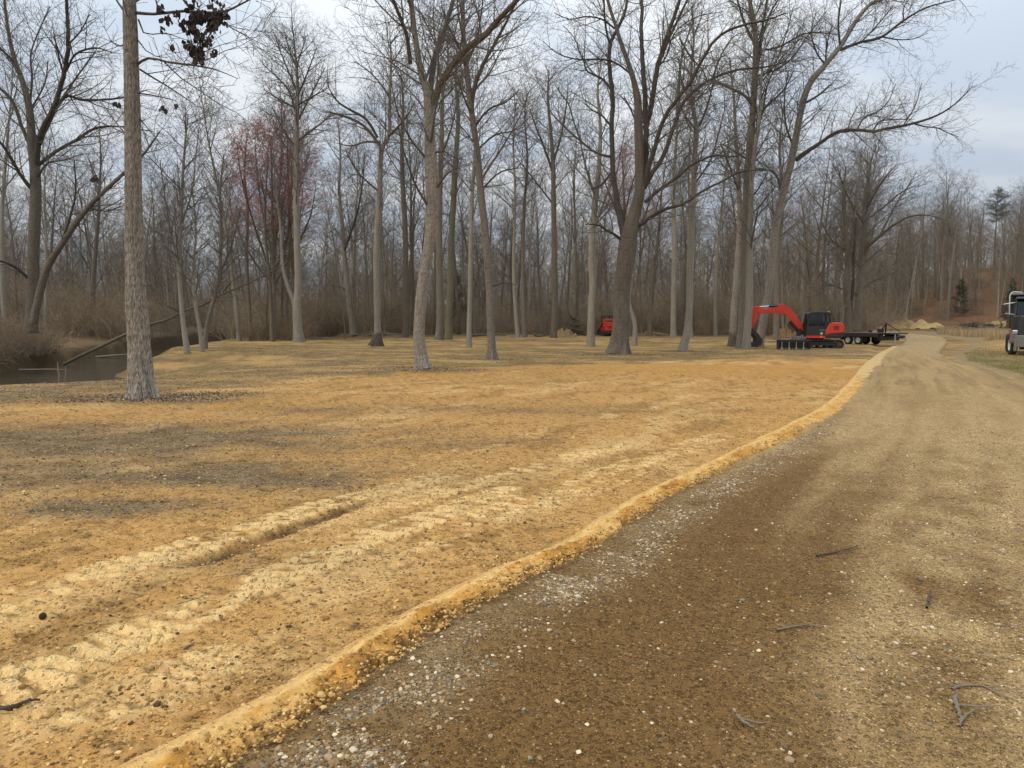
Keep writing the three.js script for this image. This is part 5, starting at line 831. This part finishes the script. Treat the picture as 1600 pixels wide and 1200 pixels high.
// the dump truck at the right edge of the picture, facing the camera
{
  const f = groundAt(1588, 556), sc = -f.z / FOCAL;
  const cx = f.x + 0.9, g = thing('dump_truck', 'dark maroon and black heavy truck cut off by the right edge, on the grass', 'truck', [cx, land(cx, f.z), f.z + 0.3], -0.56);
  const hw = 1.22;                                                  // front at z = 0, the body runs back along -z
  mesh('bumper', merge([box(2 * hw - 0.5, 0.62, 0.16, 0.02, 0.75, 0.02, 0.06)]), D.grey, g);
  for (const s of [-1, 1]) mesh('bumper_end', box(0.14, 0.98, 0.3, s * (hw - 0.24), 0.72, -0.05, 0.06), D.grey, g);
  mesh('hood', plate([[-0.82, 1.0], [-0.85, 1.6], [-0.76, 1.98], [0.76, 1.98], [0.85, 1.6], [0.82, 1.0]], 1.5, -0.85, 0.07), D.black, g);
  const gr = mesh('grille', merge([box(1.24, 0.86, 0.06, 0, 1.45, -0.08, 0.04)]), D.black, g);
  for (let k = 0; k < 7; k++) mesh('grille_bar', box(1.1, 0.03, 0.03, 0, 1.12 + k * 0.11, -0.035, 0.01), D.chrome, gr);
  for (const s of [-1, 1]) {
    mesh('fender', (() => { const o = new THREE.Shape(); o.absarc(-0.85, 0.55, 0.78, 0.15, Math.PI - 0.2, false); const i = 0.64; o.lineTo(-0.85 + Math.cos(Math.PI - 0.2) * i, 0.55 + Math.sin(Math.PI - 0.2) * i); o.absarc(-0.85, 0.55, i, Math.PI - 0.2, 0.15, true); o.closePath(); const e = new THREE.ExtrudeGeometry(o, { depth: 0.42, bevelEnabled: true, bevelSize: 0.02, bevelThickness: 0.03, bevelSegments: 2, curveSegments: 20 }); e.rotateY(-Math.PI / 2); e.translate(s > 0 ? hw : -hw + 0.44, 0, 0); return e; })(), D.maroon, g);
    mesh('headlamp', merge([box(0.3, 0.22, 0.1, s * 0.98, 1.2, -0.3, 0.05)]), D.chrome, g);
    const q = new THREE.Group(); q.name = 'front_wheel'; g.add(q); wheel(q, 0, 0, 0, 0.54, 0.3, D.white); q.position.set(s * (hw - 0.14), 0.54, -0.85); q.rotation.y = s * Math.PI / 2 + 0.18;
    const m = mesh('mirror', box(0.2, 0.46, 0.12, s * (hw + 0.3), 2.42, -1.5, 0.05), D.black, g);
    mesh('mirror_arm', merge([rod([s * (hw + 0.3), 2.66, -1.5], [s * 0.95, 2.76, -1.7], 0.025), rod([s * (hw + 0.3), 2.2, -1.5], [s * 0.95, 2.1, -1.7], 0.025)]), D.chrome, m);
    mesh('step', box(0.3, 0.1, 0.9, s * (hw - 0.2), 0.62, -2.1), D.grey, g);
    if (s > 0) mesh('exhaust_stack', merge([cyl(0.065, 1.7, s * (hw - 0.02), 2.6, -2.75), hose([[s * (hw - 0.02), 3.44, -2.75], [s * (hw - 0.02), 3.52, -2.78], [s * (hw - 0.12), 3.56, -2.84]], 0.065)]), D.chrome, g);
  }
  mesh('cab', merge([plate([[-1.05, 0.95], [-1.08, 2.02], [1.08, 2.02], [1.05, 0.95]], 1.15, -2.15, 0.05), box(2.0, 0.14, 1.2, 0, 2.98, -2.2, 0.06), rod([-1, 2, -1.68], [-0.95, 2.95, -1.85], 0.06), rod([1, 2, -1.68], [0.95, 2.95, -1.85], 0.06), rod([-1.02, 2, -2.66], [-0.97, 2.95, -2.66], 0.09), rod([1.02, 2, -2.66], [0.97, 2.95, -2.66], 0.09), box(2.0, 1.0, 0.05, 0, 2.5, -2.72)]), D.black, g);
  mesh('windscreen', (() => { const p = new THREE.BoxGeometry(1.84, 0.96, 0.012); p.rotateX(-0.18); p.translate(0, 2.48, -1.77); return p; })(), D.glass, g);
  for (const s of [-1, 1]) mesh('side_window', (() => { const p = new THREE.BoxGeometry(0.012, 0.86, 0.8); p.translate(s * 0.985, 2.48, -2.25); return p; })(), D.glass, g);
  mesh('sun_visor', box(2.0, 0.05, 0.3, 0, 2.98, -1.62, 0.02, 0.25), D.black, g);
  mesh('dump_body', merge([box(2.4, 1.35, 4.6, 0, 2.05, -5.4, 0.04), box(2.36, 0.08, 1.2, 0, 3.2, -2.5, 0.03, 0.08), box(2.4, 0.6, 0.08, 0, 2.95, -3.06, 0.02)]), D.black, g);
  mesh('grab_rail', hose([[-hw - 0.02, 2.1, -1.9], [-hw - 0.04, 2.7, -1.92], [-hw - 0.02, 3.2, -1.95], [-hw + 0.08, 3.3, -1.98], [-hw + 0.5, 3.28, -2.0]], 0.032), D.white, g);
  mesh('chassis', merge([box(0.16, 0.24, 7.2, -0.42, 0.9, -4.2), box(0.16, 0.24, 7.2, 0.42, 0.9, -4.2), box(1.6, 0.3, 0.2, 0, 0.56, -0.85), box(1.5, 0.5, 0.1, 0, 0.55, -1.5)]), D.dark, g);
  for (const z of [-5.6, -6.95]) for (const s of [-1, 1]) { const q = new THREE.Group(); q.name = 'rear_wheel'; g.add(q); wheel(q, 0, 0, 0, 0.52, 0.5, D.grey); q.position.set(s * 0.95, 0.52, z); q.rotation.y = s * Math.PI / 2; }
}
// the small red machine behind the broad dark tree
{
  const f = groundAt(948, 525.5), sc = -f.z / FOCAL, w = 17 * sc, g = thing('track_loader', 'small red tracked loader seen from behind, half hidden by the broad dark tree', 'loader', [f.x + 0.2, land(f.x, f.z) - 0.02, f.z], 0.08);
  for (const s of [-1, 1]) { const t = mesh('crawler_track', (() => { const o = new THREE.Shape(); o.absarc(0.9, 0.28, 0.28, -Math.PI / 2, Math.PI / 2); o.absarc(-0.9, 0.28, 0.28, Math.PI / 2, Math.PI * 1.5); o.closePath(); const e = new THREE.ExtrudeGeometry(o, { depth: 0.32, bevelEnabled: true, bevelSize: 0.03, bevelThickness: 0.03, bevelSegments: 1 }); e.rotateY(Math.PI / 2); e.translate(s * w * 0.36 - 0.16, 0, -1.0); return e; })(), D.rubber, g); }
  mesh('engine_door', merge([box(w * 0.8, 0.72, 0.12, 0, 0.92, 0.02, 0.06), box(w * 0.84, 0.16, 0.16, 0, 1.32, 0.0, 0.05)]), D.red, g);
  mesh('body', box(w * 0.74, 0.9, 1.9, 0, 0.86, -1.0, 0.08), D.red, g);
  mesh('vent', merge([box(w * 0.5, 0.06, 0.02, 0, 1.02, 0.085, 0.01), box(w * 0.34, 0.1, 0.02, 0.1, 0.86, 0.085, 0.01)]), D.black, g);
  mesh('bumper', box(w * 0.86, 0.3, 0.2, 0, 0.36, 0.0, 0.05), D.black, g);
  mesh('cab_frame', merge([...[-1, 1].flatMap((s) => [rod([s * w * 0.36, 1.3, -0.3], [s * w * 0.36, 2.0, -0.4], 0.05), rod([s * w * 0.36, 1.3, -1.6], [s * w * 0.36, 2.0, -1.5], 0.05)]), box(w * 0.84, 0.08, 1.4, 0, 2.02, -0.95, 0.03)]), D.black, g);
  mesh('lift_arm', merge([-1, 1].flatMap((s) => [rod([s * w * 0.44, 1.62, -0.15], [s * w * 0.44, 0.7, -2.5], 0.09), rod([s * w * 0.44, 0.9, -0.1], [s * w * 0.44, 1.66, -0.15], 0.09)])), D.red, g);
  mesh('cross_bar', box(w * 0.9, 0.16, 0.14, 0, 1.62, -0.14, 0.04), D.red, g);
  mesh('bucket', box(w * 1.1, 0.6, 0.7, 0, 0.4, -2.9, 0.06), D.dark, g);
}
// ---------------------------------------------------------------- heaps and stumps
const earth = (c, s = 1) => new THREE.MeshStandardMaterial({ color: new THREE.Color().setRGB(...c), map: clayMap, bumpMap: clayBump, bumpScale: 0.03, roughness: 0.95 });
function heap(name, label, cat, px, py, wpx, hpx, deep, c, seed) {
  const f = groundAt(px, py), sc = -f.z / FOCAL, w = wpx * sc / 2, h = hpx * sc, n = 56, pos = [], uv = [], idx = [], o = thing(name, label, cat, [f.x, land(f.x, f.z), f.z - deep / 2]);
  for (let j = 0; j <= n; j++) for (let i = 0; i <= n; i++) {
    const u = i / n * 2 - 1, v = j / n * 2 - 1, q = Math.hypot(u, v) * (1 + 0.2 * n2(u * 1.5 + seed, v * 1.5)), x = u * w * 1.15, z = v * deep / 2;
    const y = h * Math.max(0, 1 - q ** 1.7) * (0.8 + 0.5 * n2(u * 2.2 + seed, v * 2)) + 0.06 * fbm(x * 2 + seed, z * 2, 4) * smooth(1.15, 0.8, q) - 0.12 * smooth(0.8, 1.05, q) + land(f.x + x, f.z - deep / 2 + z) - land(f.x, f.z);
    pos.push(x, y, z); uv.push(x / GROUND_TILE, z / GROUND_TILE);
    if (i && j) { const k = j * (n + 1) + i; idx.push(k - n - 2, k - 1, k - n - 1, k - n - 1, k - 1, k); }
  }
  const g = new THREE.BufferGeometry(); g.setAttribute('position', new THREE.Float32BufferAttribute(pos, 3)); g.setAttribute('uv', new THREE.Float32BufferAttribute(uv, 2)); g.setIndex(idx); g.computeVertexNormals();
  mesh('heap', g, earth(c), o);
  return o;
}
heap('dirt_heap', 'heap of tan dirt in front of the woods left of the small red machine', 'dirt heap', 884, 526.5, 34, 13, 3, [0.36, 0.24, 0.11], 1);
heap('dirt_heap', 'low brown bank of dirt and leaves right of the small red machine', 'dirt heap', 1020, 525, 66, 6, 3, [0.24, 0.15, 0.075], 5);
heap('dirt_heap', 'orange earth heap seen beneath the red excavator boom', 'dirt heap', 1236, 528, 40, 13, 3, [0.3, 0.16, 0.065], 9);
heap('dirt_heap', 'long tan grassy mound beyond the bend of the road', 'mound', 1444, 514, 96, 13, 7, [0.52, 0.37, 0.16], 14);
heap('dirt_heap', 'tan earth mound left of the truck behind the dark brush heap', 'mound', 1578, 513, 52, 9, 5, [0.4, 0.28, 0.12], 21);
heap('dirt_heap', 'low brown earth bank behind the blackened foot of the grey tree', 'dirt heap', 560, 526, 110, 7, 3, [0.2, 0.14, 0.075], 25);
function brushHeap(name, label, px, py, wpx, hpx, n, seed, mat) {
  const R = rng(seed), f = groundAt(px, py), sc = -f.z / FOCAL, w = wpx * sc / 2, h = hpx * sc, g = thing(name, label, 'brush heap', [f.x, land(f.x, f.z), f.z]), B = new Buf(), C = new Buf();
  for (let k = 0; k < n; k++) {
    const u = R() * 2 - 1, v = R() * 2 - 1, y = h * Math.max(0.05, 1 - u * u) * R() * 0.9, a = R() * TAU;
    const d = V(Math.cos(a), 0.35 * (R() - 0.4), Math.sin(a)).normalize();
    grow(k % 3 ? C : B, V(u * w, y, v * 1.6), d, 0.6 + 1.6 * R(), k % 3 ? 0.02 + 0.02 * R() : 0.06 + 0.06 * R(), 2, { ...HABIT, seg: [1, 1, 0.4, 0.3, 0.3], dens: [0, 0, 0, 1.8, 2], tip: 0.008, max: 3 }, R);
  }
  mesh('log', B.geo(), M.darkLimb, g); mesh('branches', C.geo(), mat ?? M.twig, g);
}
brushHeap('brush_heap', 'dark heap of roots and branches behind the dry grass left of the truck', 1530, 520, 96, 17, 170, 41, M.darkLimb);
brushHeap('brush_heap', 'upturned roots and brown brush on the tan dirt heap left of the pale trunk', 900, 524, 26, 32, 60, 42, M.twigWarm);
brushHeap('brush_heap', 'small pile of brown branches at the far creek bank right of the crossed stems', 416, 527, 44, 9, 50, 43, M.twigWarm);
// fallen limbs
function stick(name, label, cat, pts, r, mat, parts = 0, seed = 1) {   // pts: [px, py, lift]
  const R = rng(seed), P = pts.map(([x, y, l = 0]) => { const p = groundAt(x, y); p.y = (onRoad(p.x, p.z) > 0.3 ? land(p.x, p.z) + 0.05 : surface(p.x, p.z)) + r + l; return p; }), o = P[0].clone(), g = thing(name, label, cat, o.toArray()), B = new Buf();
  const c = new THREE.CatmullRomCurve3(P.map((p) => p.sub(o))), q = c.getPoints(18).map((p) => p.add(V((R() - 0.5) * r, (R() - 0.5) * r * 0.5, (R() - 0.5) * r)));
  tube(B, q, q.map((_, i) => r * (1 - 0.6 * i / 18)), 7);
  mesh('stem', B.geo(), mat, g);
  for (let k = 0; k < parts; k++) { const T = new Buf(), i = 4 + Math.floor(R() * 12), a = R() * TAU, d = V(Math.cos(a), 0.1, Math.sin(a)).normalize(); tube(T, [q[i], q[i].clone().addScaledVector(d, 0.03 + R() * 0.04), q[i].clone().addScaledVector(d, 0.07 + R() * 0.08).add(V((R() - 0.5) * 0.05, 0.008, (R() - 0.5) * 0.05))], [r * 0.5, r * 0.4, r * 0.25], 5); mesh('twig', T.geo(), mat, g); }
}
const dry = new THREE.MeshStandardMaterial({ color: new THREE.Color(0.33, 0.27, 0.2), roughness: 0.9, map: smoothMap }), dryDark = new THREE.MeshStandardMaterial({ color: new THREE.Color(0.15, 0.11, 0.075), roughness: 0.9, map: smoothMap });
stick('dead_branch', 'crooked grey stick lying on the road near the bottom right corner', 'stick', [[1492, 1110], [1494, 1128], [1500, 1142], [1497, 1158]], 0.011, dry, 2, 3);
stick('dead_branch', 'thin forked twig lying above the crooked stick at bottom right', 'stick', [[1486, 1096], [1505, 1090], [1535, 1091], [1560, 1104], [1590, 1116]], 0.006, dry, 3, 4);
stick('dead_branch', 'long thin pale twig lying across the middle of the road', 'stick', [[1212, 1000], [1240, 995], [1268, 993], [1282, 996]], 0.006, dry, 1, 5);
stick('dead_branch', 'thin dark twig on the road where the pale gravel patch begins', 'stick', [[1276, 881], [1300, 876], [1328, 869], [1342, 865]], 0.008, dryDark, 1, 6);
stick('dead_branch', 'dark stick lying in the graded clay at the lower left edge', 'stick', [[-4, 1113], [20, 1109], [42, 1103], [60, 1095]], 0.012, dryDark, 1, 7);
stick('dead_branch', 'small split of weathered wood on the road, lower centre right', 'stick', [[1152, 1140], [1164, 1151], [1178, 1160]], 0.009, dry, 1, 8);
stick('dead_branch', 'short pale stick lying in the clay between the machine tracks', 'stick', [[288, 1018], [296, 1012], [304, 1006]], 0.008, dry, 0, 9);
stick('dead_branch', 'dark broken twig half buried on the right of the road', 'stick', [[1447, 965], [1450, 950], [1453, 936]], 0.007, dryDark, 2, 10);
stick('fallen_limb', 'pale limb lying on the ground right of the blackened tree foot', 'limb', [[598, 523, 0.1], [620, 526, 0.1], [650, 524, 0.3]], 0.09, M.paleLimb, 2, 11);
stick('fallen_limb', 'grey log lying in the leaves between the slim pale tree and the brown grey tree', 'limb', [[735, 527, 0.05], [760, 526.5, 0.1], [790, 526, 0.05]], 0.13, M.limb, 3, 12);
stick('fallen_limb', 'thin fallen limb at the woods edge right of the broad dark tree', 'limb', [[1008, 524, 0.3], [1030, 525, 0.1], [1046, 526, 0.05]], 0.08, M.paleLimb, 3, 13);
stick('fallen_limb', 'broken limb lying before the trunks left of the pale trunk and small red machine', 'limb', [[836, 527, 0.1], [850, 526, 0.05], [862, 526, 0.3]], 0.08, M.darkLimb, 3, 14);
stick('fallen_limb', 'pale dead limb lying near the forked pale tree foot', 'limb', [[484, 530, 0.05], [505, 531, 0.1], [530, 530, 0.05]], 0.07, M.paleLimb, 3, 15);
function creekStick(label, pts, depth, r) { const P = pts.map(([x, y, d = 0]) => at(x, y, depth + d)), o = P[0].clone(), g = thing('creek_snag', label, 'branch', o.toArray()), B = new Buf(); const q = new THREE.CatmullRomCurve3(P.map((p) => p.sub(o))).getPoints(12); tube(B, q, q.map((_, i) => r * (1 - 0.05 * i)), 6); mesh('stem', B.geo(), dry, g); }
creekStick('pale bent snag standing up out of the creek water', [[91, 603], [93, 590], [91, 578], [90, 566]], 30.5, 0.05);
creekStick('thin pale branch standing in the creek right of the bent snag', [[102, 596], [103, 582], [102, 571]], 32, 0.03);
creekStick('pale branch lying level just above the creek water', [[30, 578], [60, 577.5], [85, 577], [104, 578]], 38, 0.06);
creekStick('pale log lying in the creek left of the large grey tree', [[150, 558], [175, 555.5], [200, 553.5]], 55, 0.1);
// the round dark clod by the tracks
{
  const f = groundAt(67, 965), g = new THREE.IcosahedronGeometry(0.02, 4), p = g.attributes.position;
  for (let i = 0; i < p.count; i++) { const v = V().fromBufferAttribute(p, i), k = 1 + 0.12 * n3(v.x * 30, v.y * 30, v.z * 30); p.setXYZ(i, v.x * k, v.y * k * 0.9, v.z * k); }
  g.computeVertexNormals();
  const m = mesh('clod', g, earth([0.11, 0.065, 0.035])); m.position.set(f.x, surface(f.x, f.z) + 0.014, f.z);
  tag(m, 'round dark clod of earth lying beside the upper machine track at left', 'clod');
}
// ---------------------------------------------------------------- what lies on the ground: clods, stones, leaves, grass
function rock(seed, flatness) {
  const R = rng(seed), g = new THREE.IcosahedronGeometry(1, 1), p = g.attributes.position, a = R() * 9;
  for (let i = 0; i < p.count; i++) { const v = V().fromBufferAttribute(p, i), k = 1 + 0.34 * n3(v.x * 1.3 + a, v.y * 1.3, v.z * 1.3); p.setXYZ(i, v.x * k, v.y * k * flatness, v.z * k); }
  g.computeVertexNormals();
  return g;
}
const rocks = [rock(1, 0.6), rock(2, 0.75), rock(3, 0.5)];
const roadDist = (f, t) => { const l = cL.getPoint(f), r = cR.getPoint(f), w = l.distanceTo(r), k = t / w; return [lerp(l.x, r.x, k), lerp(l.z, r.z, k), w]; };
{
  const R = rng(55), clods = [[], [], []], tones = [[0.47, 0.275, 0.09], [0.28, 0.155, 0.055], [0.64, 0.42, 0.17], [0.13, 0.075, 0.035]];
  for (let k = 0; k < 90000; k++) {
    const d = 1.2 + 24 * R() ** 1.7, x = (R() * 2 - 1) * (d * 0.8 + 1.2), z = -d, q = onRoad(x, z);
    if (q > -0.12) continue;
    const big = R(), near = smooth(-1.4, -0.3, q), pr = x > -9 ? printAt(x, z)[2] : 0, dens = 0.3 + 0.5 * near - 0.35 * pr + 0.5 * clamp(fbm(x * 0.8, z * 0.8, 3) + 0.2, 0, 1);
    if (R() > dens) continue;
    const s = 0.003 + 0.007 * R() + (big > 0.95 ? 0.01 * R() : 0) + (big > 0.997 ? 0.01 * R() : 0);
    clods[k % 3].push([x, surface(x, z) + s * 0.2, z, R() * TAU, s * (0.8 + 0.5 * R()), s, s, (R() - 0.5), (R() - 0.5)]);
  }
  const mat = new THREE.MeshPhysicalMaterial({ roughness: 0.96, specularIntensity: 0.2 });
  for (let k = 0; k < 5000; k++) { const [x, z] = roadDist(R() ** 1.2 * 0.55, 0.05 + 0.2 * R()), big = R(), s = 0.003 + 0.006 * R() + (big > 0.93 ? 0.009 * R() : 0), l = land(x, z); clods[k % 3].push([x, l + 0.035 + s * 0.1, z, R() * TAU, s * (0.8 + 0.5 * R()), s, s, R() - 0.5, R() - 0.5]); }
  rocks.forEach((g, i) => scatter('clay_clods', g, mat, clods[i], 'small crumbs and clods of clay strewn over the graded lot', scene, (k, a) => { const r = ((k * 7919 + i * 31) % 100) / 100, t = tones[r < 0.45 ? 0 : r < 0.72 ? 1 : r < 0.9 ? 2 : 3], v = 0.85 + 0.3 * (((k * 104729) % 97) / 97); return [t[0] * v, t[1] * v, t[2] * v]; }));
  // gravel: a windrow of pale stones along the clay ridge, and stones strewn over the road
  const gravel = [[], [], []];
  const addStone = (f, t, s) => { const [x, z, w] = roadDist(f, t); if (t > w - 0.1) return; gravel[Math.floor(R() * 3)].push([x, roadH(x, z, t, w) + s * 0.1, z, R() * TAU, s * (0.8 + 0.5 * R()), s, s * (0.8 + 0.4 * R()), (R() - 0.5) * 0.6, (R() - 0.5) * 0.6, t]); };
  const nRows = roadRows.length, fAt = () => (() => { const q = R() ** 1.1 * 0.62 * (nRows - 2), i = Math.floor(q); return lerp(roadRows[i], roadRows[i + 1], q - i); })();
  for (let k = 0; k < 42000; k++) { const f = fAt(), t = 0.5 + 0.2 * (R() + R() + R() - 1.5) + 0.12 * n2(f * 260, 3), [x, z] = roadDist(f, t); if (t > 0.18 && R() < 0.55 + 1.5 * fbm(x * 1.6, z * 1.6, 2)) addStone(f, t, 0.003 + 0.008 * R() ** 2.4 + (R() > 0.99 ? 0.01 : 0)); }
  for (let k = 0; k < 120000; k++) { const f = fAt(), t = 0.4 + R() * 5.2, [x, z] = roadDist(f, t), bare = Math.exp(-(((t - 2.75) / 0.75) ** 2)) + 0.6 * Math.exp(-(((t - 4.5) / 0.5) ** 2)); if (R() < 0.12 + 0.8 * bare * clamp(0.55 + 1.3 * fbm(x * 0.9 + 4, z * 0.9, 3), 0, 1)) addStone(f, t, 0.0024 + 0.0085 * R() ** 2.6 + (R() > 0.985 ? 0.006 : 0)); }
  const smat = new THREE.MeshPhysicalMaterial({ roughness: 0.9, specularIntensity: 0.35 });
  rocks.forEach((g, i) => scatter('road_gravel', g, smat, gravel[i], 'loose pale gravel and stones strewn over the road and heaped beside the clay ridge', scene, (k, a) => { const r = ((k * 7919 + i * 53) % 101) / 101, v = 0.55 + 0.6 * (((k * 104729) % 89) / 89), t = r < 0.4 ? [0.38, 0.27, 0.15] : r < 0.55 ? [0.64, 0.51, 0.34] : r < 0.85 ? [0.28, 0.18, 0.085] : [0.22, 0.18, 0.13]; return [t[0] * v, t[1] * v, t[2] * v]; }));
  // leaf litter and straw
  const leaf = new THREE.BufferGeometry();
  leaf.setAttribute('position', new THREE.Float32BufferAttribute([0, 0.02, 0, 0.5, 0.12, -0.4, 0, 0.02, -1, -0.5, 0.16, -0.45, 0.3, 0.1, -0.75, -0.32, 0.1, -0.78], 3)); leaf.setIndex([0, 1, 2, 0, 2, 3, 1, 4, 2, 3, 2, 5]); leaf.computeVertexNormals();
  const leaves = [], straw = [];
  for (let k = 0; k < 150000; k++) {
    const d = 4 + 44 * R() ** 1.35, x = (R() * 2 - 1) * d * 0.78, z = -d, q = onRoad(x, z);
    if (q > -0.3) continue;
    const l = litterAt(x, z);
    if (R() > (d < 14 ? 0.55 : 1) * l + 0.006) continue;
    const y = surface(x, z);
    if (y < WATER) continue;
    if (R() < 0.7) { const s = 0.014 + 0.03 * R() * smooth(3, 14, d) + 0.012 * R(); leaves.push([x, y + 0.004, z, R() * TAU, s, s * (0.5 + R()), s, (R() - 0.5) * 0.9, (R() - 0.5) * 0.9]); } else straw.push([x, y + 0.005, z, R() * TAU, 0.0025, 0.0025, 0.04 + 0.11 * R(), (R() - 0.5) * 0.25, 0]);
  }
  for (const [px, py, rad, n] of [[222, 622, 1.3, 1500], [290, 617, 1.2, 500], [664, 577, 1.5, 1100], [768, 562, 1.3, 600], [968, 554, 2.2, 900], [1068, 549, 1.5, 400], [1160, 545, 2.6, 700]]) { const f = groundAt(px, py); for (let k = 0; k < n; k++) { const a = R() * TAU, q = rad * R() ** 0.7, x = f.x + Math.cos(a) * q * 1.5, z = f.z + Math.sin(a) * q, s = 0.025 + 0.035 * R(); leaves.push([x, surface(x, z) + 0.006, z, R() * TAU, s, s * (0.5 + R()), s, (R() - 0.5) * 1.2, (R() - 0.5) * 1.2]); } }
  scatter('leaf_litter', leaf, new THREE.MeshStandardMaterial({ roughness: 0.9, side: THREE.DoubleSide }), leaves, 'dull brown fallen leaves scattered over the ground and round the tree feet', scene, (k) => { const r = ((k * 7919) % 103) / 103, v = 0.6 + 0.8 * (((k * 104729) % 83) / 83); return r < 0.6 ? [0.19 * v, 0.13 * v, 0.075 * v] : r < 0.88 ? [0.27 * v, 0.18 * v, 0.095 * v] : [0.36 * v, 0.28 * v, 0.18 * v]; });
  scatter('litter_twigs', new THREE.CylinderGeometry(1, 0.7, 1, 5).rotateX(Math.PI / 2), new THREE.MeshStandardMaterial({ roughness: 0.9 }), straw, 'thin dry twigs scattered among the fallen leaves', scene, (k) => { const v = 0.5 + 0.9 * (((k * 104729) % 83) / 83); return [0.2 * v, 0.155 * v, 0.105 * v]; });
  // grass: short green blades on the verge, tall dry tufts by the brush heap, weeds at the tree feet
  const blade = new THREE.BufferGeometry(); blade.setAttribute('position', new THREE.Float32BufferAttribute([-0.5, 0, 0, 0.5, 0, 0, -0.35, 0.5, 0.08, 0.35, 0.5, 0.08, 0, 1, 0.35], 3)); blade.setIndex([0, 1, 3, 0, 3, 2, 2, 3, 4]); blade.computeVertexNormals();
  const green = [], tan = [], weeds = [];
  for (let k = 0; k < 130000; k++) { const d = 16 + 48 * R() ** 1.2, a = 0.5 + 0.35 * R(), x = a * d, z = -d; const q = onRoad(x, z); if (q > -0.15 || a < 0.56 - 0.0005 * d || R() > 0.25 + 0.9 * clamp(0.4 + fbm(x * 0.3, z * 0.4, 3), 0, 1)) continue; const h = 0.03 + 0.06 * R(); (R() < smooth(62, 30, d) ? green : tan).push([x, surface(x, z) - 0.004, z, R() * TAU, 0.008 + 0.006 * R(), h, h, (R() - 0.5) * 0.5, 0]); }
  for (let k = 0; k < 26000; k++) { const px = lerp(1462, 1600, R()), d = 62 + 26 * R(), x = (px - 800) / FOCAL * d, z = -d; if (onRoad(x, z) > -1 || fbm(x * 0.25, z * 0.2, 2) < 0.0) continue; const h = 0.35 + 0.55 * R(); tan.push([x, surface(x, z), z, R() * TAU, 0.018, h, h, (R() - 0.5) * 0.5, 0]); }
  for (const [px, py, rad, n] of [[222, 622, 0.85, 240], [300, 618, 0.8, 80], [664, 577, 0.9, 200], [700, 572, 0.7, 70], [768, 562, 0.8, 140], [968, 554, 1.3, 420], [1068, 549, 0.9, 200], [1160, 545, 1.6, 300]]) { const f = groundAt(px, py); for (let k = 0; k < n; k++) { const a = R() * TAU, q = rad * (0.35 + 0.7 * Math.sqrt(R())), x = f.x + Math.cos(a) * q * 1.5, z = f.z + Math.sin(a) * q, h = 0.02 + 0.09 * R() ** 3; weeds.push([x, surface(x, z) - 0.005, z, R() * TAU, 0.012, h, h, (R() - 0.5) * 0.7, 0]); } }
  const gm = new THREE.MeshStandardMaterial({ roughness: 0.9, side: THREE.DoubleSide });
  const hue = (list) => (k) => { const v = 0.6 + 0.7 * (((k * 104729) % 83) / 83), c = list[(k * 7919) % list.length]; return [c[0] * v, c[1] * v, c[2] * v]; };
  scatter('verge_grass', blade, gm, green, 'short green and straw coloured grass on the verge right of the road', scene, hue([[0.13, 0.145, 0.05], [0.17, 0.165, 0.06], [0.26, 0.21, 0.1]]));
  scatter('dry_grass', blade, gm, tan, 'tall dry tan grass in front of the dark brush heap', scene, hue([[0.42, 0.31, 0.16], [0.34, 0.24, 0.12], [0.5, 0.38, 0.21]]));
  scatter('weeds', blade, gm, weeds, 'sparse weeds and old leaves round the feet of the trees', scene, hue([[0.12, 0.12, 0.06], [0.2, 0.155, 0.09], [0.13, 0.1, 0.07]]));
}
renderer.render(scene, camera);
